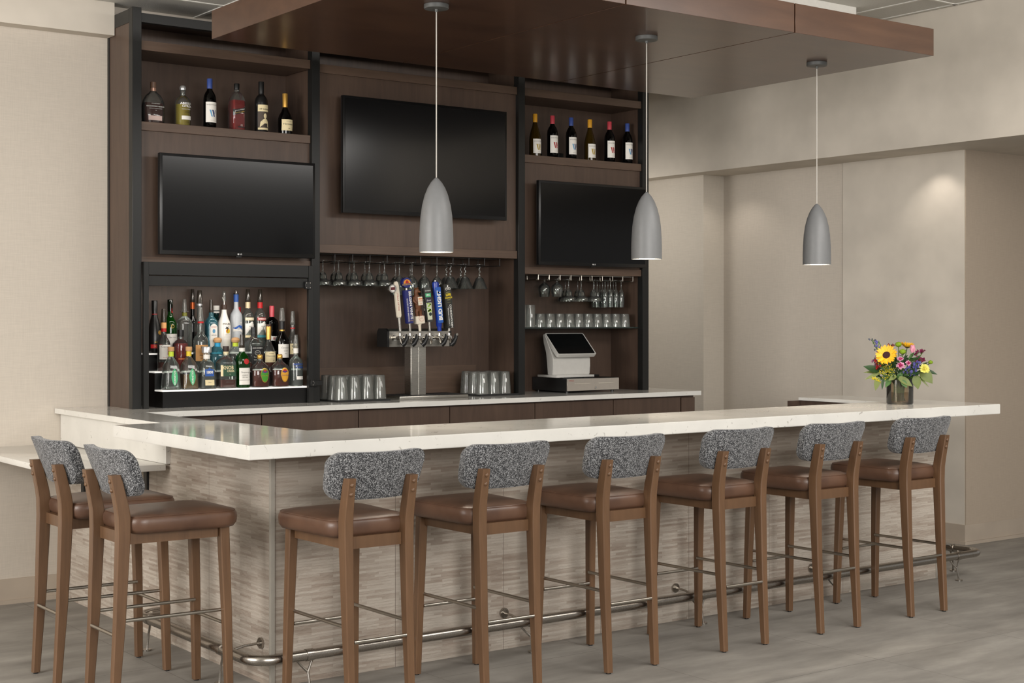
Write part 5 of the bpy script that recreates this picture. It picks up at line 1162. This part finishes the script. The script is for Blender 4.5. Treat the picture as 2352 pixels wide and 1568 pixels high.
# curved stand swept from the base up into the screen back
b = new()
prof = [(-0.040, 0.020), (-0.042, 0.075), (-0.045, 0.125), (-0.032, 0.150), (0.045, 0.292), (0.062, 0.300), (0.072, 0.290), (0.060, 0.235), (0.034, 0.170), (0.020, 0.110), (0.018, 0.020)]
loft(b, [[(x, y, z) for y, z in prof] for x in (-0.172, 0.153)]); bmesh.ops.bevel(b, geom=[e for e in b.edges], offset=0.004, segments=2, affect='EDGES'); obj('stand', b, WHITEP, till, 30)
def sm(u, v, d):
    p0, p1 = Vector((0, -0.086, 0.157)), Vector((0, 0.062, 0.299))
    t = (p1 - p0).normalized(); nrm = Vector((0, -t.z, t.y))
    q = p0 + t * v + nrm * d; return (u, q.y, q.z)
LS = math.hypot(0.148, 0.142)
def slab(x0, x1, v0, v1, d0, d1, r):
    b = new(); pts = []
    for cx, cv, a in ((x1 - r, v0 + r, -PI / 2), (x1 - r, v1 - r, 0), (x0 + r, v1 - r, PI / 2), (x0 + r, v0 + r, PI)): pts += arc((cx, cv), r, a, a + PI / 2, 5)
    loft(b, [[sm(x, v, d) for x, v in pts] for d in (d0, d1)]); return b
sc_ = obj('screen_frame', slab(-0.168, 0.170, -0.004, LS, -0.018, 0.006, 0.014), WHITEP, till, 30)
obj('screen', slab(-0.158, 0.160, 0.006, LS - 0.008, 0.0062, 0.0075, 0.008), M('till_screen', (14, 14, 15), 0.18, var=0), sc_, 30)
b = new(); box(b, -0.045, 0.045, -0.05, 0.05, 0.0002, 0.014, 0.004); o = obj('receipt_printer', b, BLACKP); o.location = (6.575, 7.99, ZT)
tag(o, 'flat black device lying on the cash drawer beside the till', 'device')

# ------------------------------------------------------------------ flowers
VX_, VY_ = 6.990, 5.625
LN_ = math.hypot(VX_, VY_); TX_, TY_ = -VX_ / LN_, -VY_ / LN_      # toward the room
RX_, RY_ = -TY_, TX_                                             # across the bouquet, toward the wall
vase = thing('glass_vase', 'round clear glass vase half full of water at the end of the bar', 'vase', (VX_, VY_, H))
VG = glass('vase_glass', (240, 233, 220), (186, 172, 150), 0.02)
b = new(); lathe(b, [(0.072, 0.0004), (0.0775, 0.006), (0.0775, 0.150), (0.0745, 0.150), (0.0745, 0.012)], 36, cap0=True, cap1=True); obj('vessel', b, VG, vase, 50)
b = new(); lathe(b, [(0.0738, 0.0125), (0.0738, 0.066)], 36); obj('water', b, liq('stem_water', (230, 214, 160), (150, 128, 60), 0.10), vase, 50)
FS = 8.78 / 3382.5
def at(px_, py_, d):
    """a bloom centre: (px_, py_) offsets in centimetre-like steps across/up, d metres toward the room"""
    u = (px_ - 2066) * FS; v = (923 - py_) * FS
    return Vector((RX_ * u + TX_ * d, RY_ * u + TY_ * d, v))
STEMG = M('stem_green', (78, 112, 44), 0.6); LEAFG = M('leaf_green', (58, 96, 34), 0.5, var=0.2, vscale=60); LEAFO = M('leaf_olive', (104, 116, 58), 0.55, var=0.2, vscale=60); LEAFD = M('leaf_dark', (34, 66, 28), 0.45, var=0.2, vscale=60)
SUN = M('sunflower_yellow', (244, 184, 36), 0.5, var=0.12); SUNC = M('sunflower_centre', (52, 22, 24), 0.9, bump=(300, 1.0, 0.003))
PINK = M('tulip_pink', (222, 148, 170), 0.45, var=0.12); PINKC = M('carnation_pink', (224, 160, 190), 0.55); MAG = M('carnation_magenta', (176, 44, 100), 0.55)
PALEY = M('carnation_pale_yellow', (238, 230, 120), 0.55); LIMEP = M('pompon_green', (128, 158, 26), 0.7, bump=(160, 1.0, 0.004)); VIOL = M('larkspur_violet', (92, 88, 158), 0.55, var=0.2, vscale=120)
PLUM = M('mum_plum', (122, 32, 72), 0.6, var=0.2, vscale=90); WINER = M('dark_red', (96, 16, 30), 0.6); REDF = M('red_bloom', (168, 24, 32), 0.55); FRY = M('freesia_yellow', (224, 206, 46), 0.5); SOLI = M('solidago_yellow', (190, 176, 30), 0.7); MAUVE = M('mauve_bloom', (170, 120, 150), 0.6)
def petal(b, base, direc, up, L_, W_, cup=0.15, n=5, tip=0.15):
    """a curved leaf-shaped strip with thickness"""
    d = direc.normalized(); s = d.cross(up).normalized(); nn = s.cross(d).normalized()
    rows = []
    for k in range(n + 1):
        t = k / n; w_ = W_ * math.sin(PI * min(1, (0.12 + 0.88 * t)) ** 0.9) if t < 1 else W_ * tip
        c = base + d * (L_ * t) + nn * (cup * L_ * t * t)
        rows.append([c - s * w_ * 0.5 + nn * w_ * 0.12, c, c + s * w_ * 0.5 + nn * w_ * 0.12])
    th = nn * 0.0007
    A = [[b.verts.new(p + th) for p in r] for r in rows]; Bk = [[b.verts.new(p - th) for p in r] for r in rows]
    for k in range(n):
        for j in range(2):
            b.faces.new((A[k][j], A[k][j + 1], A[k + 1][j + 1], A[k + 1][j])); b.faces.new((Bk[k][j + 1], Bk[k][j], Bk[k + 1][j], Bk[k + 1][j + 1]))
    for k in range(n):
        b.faces.new((A[k][0], A[k + 1][0], Bk[k + 1][0], Bk[k][0])); b.faces.new((A[k + 1][2], A[k][2], Bk[k][2], Bk[k + 1][2]))
    b.faces.new((A[0][1], A[0][0], Bk[0][0], Bk[0][1])); b.faces.new((A[0][2], A[0][1], Bk[0][1], Bk[0][2]))
    b.faces.new((A[n][0], A[n][1], Bk[n][1], Bk[n][0])); b.faces.new((A[n][1], A[n][2], Bk[n][2], Bk[n][1]))
TOWARD = Vector((TX_, TY_, 0)); UPZ = Vector((0, 0, 1)); RIGHT = Vector((RX_, RY_, 0))
nst = [0]
def flower(name, label, cat, c, group=None):
    t = thing(name, label, cat, (VX_, VY_, H), 0, group or 'cut flowers in the glass vase')
    k = nst[0]; nst[0] += 1
    a = k * 2.4; r = 0.012 + 0.05 * ((k * 0.618) % 1)
    foot = Vector((r * math.cos(a), r * math.sin(a), 0.016)); mouth = Vector((c.x * 0.22, c.y * 0.22, 0.14))
    if mouth.xy.length > 0.06: mouth.xy = mouth.xy.normalized() * 0.06
    b = new(); tube(b, [foot, foot * 0.4 + mouth * 0.6, mouth, c * 0.65 + mouth * 0.35, c - UPZ * 0.004], 0.0028, 6); obj('stem', b, STEMG, t, 60)
    return t
def basis(n_):
    n_ = n_.normalized(); u = n_.cross(UPZ)
    if u.length < 0.1: u = n_.cross(Vector((1, 0, 0)))
    u.normalize(); return n_, u, n_.cross(u)
def ray_flower(name, label, c, facing, R, n, mats, core, W, cup, layers=2, cat='flower'):
    t = flower(name, label, cat, c); fn, u, v = basis(facing)
    b = new(); rnd = random.Random(int(c.z * 1e5))
    for ly in range(layers):
        for k in range(n):
            a = 2 * PI * (k + 0.5 * ly) / n + rnd.uniform(-0.08, 0.08); d = u * math.cos(a) + v * math.sin(a)
            petal(b, c + d * core * 0.7 - fn * 0.002 * ly, d + fn * rnd.uniform(0.05, 0.3), fn, (R - core * 0.7) * rnd.uniform(0.88, 1.05), W, cup)
    obj('petals', b, mats[0], t, 70)
    b = new(); ball(b, (0, 0, 0), core, 1, 1, 0.42, 16, 8); M4 = Matrix(((u.x, v.x, fn.x, c.x), (u.y, v.y, fn.y, c.y), (u.z, v.z, fn.z, c.z), (0, 0, 0, 1))); b.transform(M4)
    obj('flower_centre', b, mats[1], t, 70); return t
F_OUT = TOWARD * 0.9 + UPZ * 0.45
ray_flower('sunflower', 'large sunflower with a dark centre at the front of the bouquet', at(2037, 812, 0.085), F_OUT - RIGHT * 0.2, 0.066, 19, (SUN, SUNC), 0.024, 0.018, 0.12)
ray_flower('sunflower', 'sunflower seen edge-on at the top of the bouquet', at(2082, 794, -0.02), UPZ + TOWARD * -0.1 + RIGHT * 0.15, 0.046, 14, (SUN, SUNC), 0.015, 0.017, 0.55)
t = flower('tulip', 'pink closed tulip at the top of the bouquet', 'flower', at(2094, 806, 0.05)); c = at(2094, 806, 0.05); b = new()
for k in range(6):
    a = 2 * PI * k / 6; d = Vector((math.cos(a), math.sin(a), 0)); petal(b, c + d * 0.006, UPZ * 1.0 + d * 0.42, d * -1 + UPZ * 0.1, 0.043, 0.026, 0.28, 6)
obj('petals', b, PINK, t, 70)
def ruffled(name, label, c, facing, R, m1, m2=None, n=26, seed=1):
    t = flower(name, label, 'flower', c); fn, u, v = basis(facing); rnd = random.Random(seed); b = new(); b2 = new()
    for k in range(n):
        a = 2.4 * k; rr_ = (k / n) ** 0.5; d = u * math.cos(a) + v * math.sin(a)
        petal(b2 if (m2 and rr_ < 0.5) else b, c + d * R * 0.12, d * (0.25 + rr_) + fn * (1.15 - rr_ * 0.9), fn, R * (0.65 + 0.35 * rr_), R * 0.55, rnd.uniform(-0.2, 0.25), 4, 0.6)
    obj('petals', b, m1, t, 70)
    if m2: obj('petal_centre', b2, m2, t, 70)
    else: b2.free()
    return t
ruffled('carnation', 'pink and magenta carnation in the middle front of the bouquet', at(2068, 836, 0.10), F_OUT, 0.023, PINKC, MAG, 24, 2)
ruffled('carnation', 'small pink carnation just under the green pompons', at(2067, 822, 0.085), UPZ * 0.8 + TOWARD * 0.6, 0.019, PINKC, MAG, 20, 3)
ruffled('carnation', 'small pink carnation below the tulip', at(2084, 830, 0.085), F_OUT + RIGHT * 0.3, 0.017, PINKC, MAG, 20, 4)
ruffled('carnation', 'pale yellow carnation on the wall side of the bouquet', at(2119, 843, 0.075), F_OUT + RIGHT * 0.5, 0.029, PALEY, None, 30, 5)
def pompon(label, c, r):
    t = flower('green_pompon', label, 'flower', c); b = new(); rnd = random.Random(int(c.z * 1e4))
    bmesh.ops.create_icosphere(b, subdivisions=3, radius=r, matrix=Matrix.Translation(c) @ Matrix.Diagonal((1, 1, 0.82, 1)))
    for v_ in b.verts: v_.co += (v_.co - c) * rnd.uniform(-0.07, 0.10)
    obj('bloom', b, LIMEP, t, 180)
pompon('green pompon flower at the very top of the bouquet', at(2063, 788, 0.03), 0.0185); pompon('green pompon flower between the sunflower and the tulip', at(2072, 804, 0.06), 0.0185); pompon('green pompon flower sticking out on the wall side', at(2133, 828, 0.0), 0.0135)
def spike(name, label, pts, mat, R, n, seed, m2=None):
    t = flower(name, label, 'flower', pts[-1]); rnd = random.Random(seed); b = new()
    b0 = new(); tube(b0, pts, 0.002, 6); obj('spray_stem', b0, STEMG, t, 60)
    for k in range(n):
        s = k / max(1, n - 1) * (len(pts) - 1); i = min(int(s), len(pts) - 2); p = pts[i].lerp(pts[i + 1], s - i)
        a = rnd.uniform(0, 2 * PI); d = Vector((math.cos(a), math.sin(a), rnd.uniform(-0.3, 0.5))); q = p + d.normalized() * rnd.uniform(0.004, 0.012)
        for j in range(4):
            e = d + Vector((rnd.uniform(-1, 1), rnd.uniform(-1, 1), rnd.uniform(-1, 1))) * 0.9; petal(b, q, e, Vector((e.y, -e.x, 0.3)), R * rnd.uniform(0.7, 1.1), R * 0.75, 0.2, 3, 0.4)
    obj('petals', b, mat, t, 70); return t
spike('larkspur', 'violet larkspur spray reaching up and away from the sunflower', [at(2026, 840, 0.03), at(2018, 815, 0.04), at(2018, 795, 0.04), at(2020, 780, 0.04)], VIOL, 0.013, 9, 3)
spike('larkspur', 'grey-violet drooping larkspur buds above the sunflower', [at(2016, 800, 0.02), at(2012, 782, 0.02), at(2004, 776, 0.02)], M('larkspur_grey', (88, 92, 104), 0.6), 0.012, 6, 7)
spike('larkspur', 'violet larkspur spray beside the pale yellow carnation', [at(2090, 858, 0.06), at(2098, 845, 0.08), at(2101, 835, 0.085), at(2106, 825, 0.08)], VIOL, 0.015, 18, 9)
spike('larkspur', 'small violet larkspur cluster under the pink carnations', [at(2078, 852, 0.08), at(2084, 844, 0.09), at(2088, 840, 0.09)], VIOL, 0.013, 9, 12)
spike('mum_spray', 'plum mum spray on the wall side above the larkspur', [at(2104, 836, 0.01), at(2112, 822, 0.015), at(2118, 822, 0.01)], PLUM, 0.016, 12, 14)
spike('mum_spray', 'plum and green mum spray behind the tulip', [at(2100, 815, 0.0), at(2106, 808, 0.0), at(2113, 803, 0.0), at(2118, 801, 0.0)], PLUM, 0.014, 10, 15)
spike('mum_spray', 'dusty red mum spray behind the top of the sunflower', [at(2040, 806, -0.01), at(2044, 795, -0.01), at(2048, 788, -0.01)], M('dusty_red', (140, 60, 70), 0.6), 0.015, 8, 16)
spike('red_bloom', 'dark red bloom beside the sunflower and dark leaf', [at(2020, 845, 0.02), at(2018, 834, 0.03), at(2018, 828, 0.03)], REDF, 0.016, 8, 17)
spike('mauve_bloom', 'mauve bloom at the outer edge behind the sunflower', [at(2016, 836, -0.01), at(2010, 828, -0.01), at(2010, 818, -0.01)], MAUVE, 0.015, 8, 18)
def cloud(name, label, cs, mat, seed, n=60, r=0.0032, spread=0.024):
    t = flower(name, label, 'flower', cs[0]); rnd = random.Random(seed); b = new(); b0 = new()
    for c in cs:
        for k in range(n // len(cs)):
            p = c + Vector((rnd.gauss(0, spread * 0.5), rnd.gauss(0, spread * 0.5), rnd.gauss(0, spread * 0.42)))
            bmesh.ops.create_icosphere(b, subdivisions=1, radius=r * rnd.uniform(0.7, 1.2), matrix=Matrix.Translation(p))
            if k % 3 == 0: tube(b0, [p, c - UPZ * 0.03], 0.0008, 4)
    obj('tiny_blooms', b, mat, t, 180); obj('spray_stem', b0, STEMG, t, 60)
cloud('goldenrod', 'yellow-green goldenrod spray under the large sunflower', [at(2032, 836, 0.07), at(2030, 848, 0.08), at(2044, 842, 0.08)], SOLI, 21, 90)
cloud('goldenrod', 'small goldenrod spray above the vase rim', [at(2034, 860, 0.09), at(2046, 850, 0.09)], SOLI, 22, 46)
for k, (px_, py_, lab) in enumerate(((2011, 866, 'yellow freesia bloom low on the bouquet, farther from the vase'), (2019, 872, 'yellow freesia bloom hanging lowest beside the vase'))):
    ray_flower('freesia', lab, at(px_, py_, 0.06), Vector((0, 0, -0.7)) + TOWARD * 0.5 - RIGHT * 0.3, 0.022, 6, (FRY, LIMEP), 0.005, 0.013, -0.35, 1)
def leaf(label, p0, p1, W, mat, droop=0.25, face=None, seed=0):
    t = flower('leaf_sprig', label, 'foliage', p0, 'foliage in the glass vase'); d = p1 - p0
    b = new(); petal(b, p0, d, face or (UPZ * 0.6 + TOWARD), d.length, W, -droop, 8, 0.02); obj('leaf', b, mat, t, 70)
lv = [(2022, 850, 1987, 836, 0.044, LEAFD, 0.03, 'dark broad leaf pointing away from the wall below the sunflower'), (2022, 852, 1986, 850, 0.020, LEAFO, 0.02, 'narrow olive leaf pointing straight out below the dark leaf'),
      (2024, 852, 1989, 866, 0.024, LEAFO, 0.04, 'narrow olive leaf drooping out below the dark leaf'), (2020, 862, 2012, 892, 0.036, LEAFO, 0.06, 'olive leaf hanging down next to the freesia'),
      (2030, 862, 2027, 890, 0.018, LEAFD, 0.07, 'slim dark leaf hanging beside the vase'), (2046, 866, 2034, 884, 0.03, LEAFG, 0.09, 'green leaf hanging over the vase rim near the freesia'),
      (2058, 858, 2041, 868, 0.03, LEAFO, 0.10, 'pale olive leaf folded over the vase rim'), (2064, 862, 2094, 880, 0.044, LEAFO, 0.10, 'broad olive leaf lying across the front rim of the vase'),
      (2070, 868, 2082, 884, 0.032, LEAFG, 0.105, 'bright green leaf hanging over the front rim of the vase'), (2100, 858, 2106, 888, 0.052, LEAFO, 0.06, 'broad olive leaf hanging beside the vase on the wall side'),
      (2112, 846, 2138, 874, 0.07, LEAFO, 0.04, 'largest round olive leaf below the pale yellow carnation'), (2122, 846, 2148, 854, 0.022, LEAFD, 0.0, 'dark pointed leaf sticking out toward the wall'),
      (2105, 858, 2130, 882, 0.012, LEAFO, 0.05, 'thin grass-like leaf drooping on the wall side'), (2076, 856, 2060, 846, 0.030, LEAFD, 0.07, 'dark leaf tucked under the pink carnation'),
      (2050, 856, 2040, 838, 0.030, LEAFG, 0.05, 'green leaf tucked under the sunflower'), (2094, 862, 2110, 846, 0.030, LEAFD, 0.05, 'dark leaf tucked behind the larkspur'),
      (2062, 866, 2072, 850, 0.034, LEAFG, 0.08, 'green leaf in the middle of the bouquet'), (2072, 838, 2078, 812, 0.030, LEAFD, 0.02, 'dark leaf standing behind the pompons'),
      (2050, 840, 2056, 806, 0.034, LEAFD, -0.02, 'dark leaf standing behind the sunflower'), (2100, 846, 2108, 812, 0.030, LEAFD, -0.02, 'dark leaf standing behind the larkspur'),
      (2086, 830, 2090, 808, 0.016, LEAFG, 0.045, 'pale tulip leaf along the tulip stem')]
for a0, b0_, a1, b1_, W, m_, dd, lab in lv: leaf(lab, at(a0, b0_, dd), at(a1, b1_, dd + 0.01), W, m_, 0.12)

# the green mass between the stems, too fine to count
rnd = random.Random(77); b = new()
for k in range(150):
    a = rnd.uniform(0, 2 * PI); r_ = 0.13 * rnd.random() ** 0.6; z_ = rnd.uniform(0.145, 0.30 - 0.35 * r_)
    p0 = Vector((math.cos(a) * r_, math.sin(a) * r_, z_)); d = Vector((math.cos(a), math.sin(a), rnd.uniform(-0.3, 0.9))) + Vector((rnd.uniform(-.6, .6), rnd.uniform(-.6, .6), 0))
    petal(b, p0, d, UPZ * 0.6 + TOWARD, rnd.uniform(0.025, 0.05), rnd.uniform(0.009, 0.016), LEAFD and -0.12, 4, 0.05)
for k in range(26):
    a = rnd.uniform(0, 2 * PI); tube(b, [(0.02 * math.cos(a), 0.02 * math.sin(a), 0.10), (0.1 * math.cos(a), 0.1 * math.sin(a), rnd.uniform(0.18, 0.28))], 0.0015, 5)
o = obj('filler_greenery', b, LEAFD, None, 70, kind='stuff'); o.location = (VX_, VY_, H); tag(o, 'dark fine filler greenery packed between the stems of the bouquet', 'foliage')
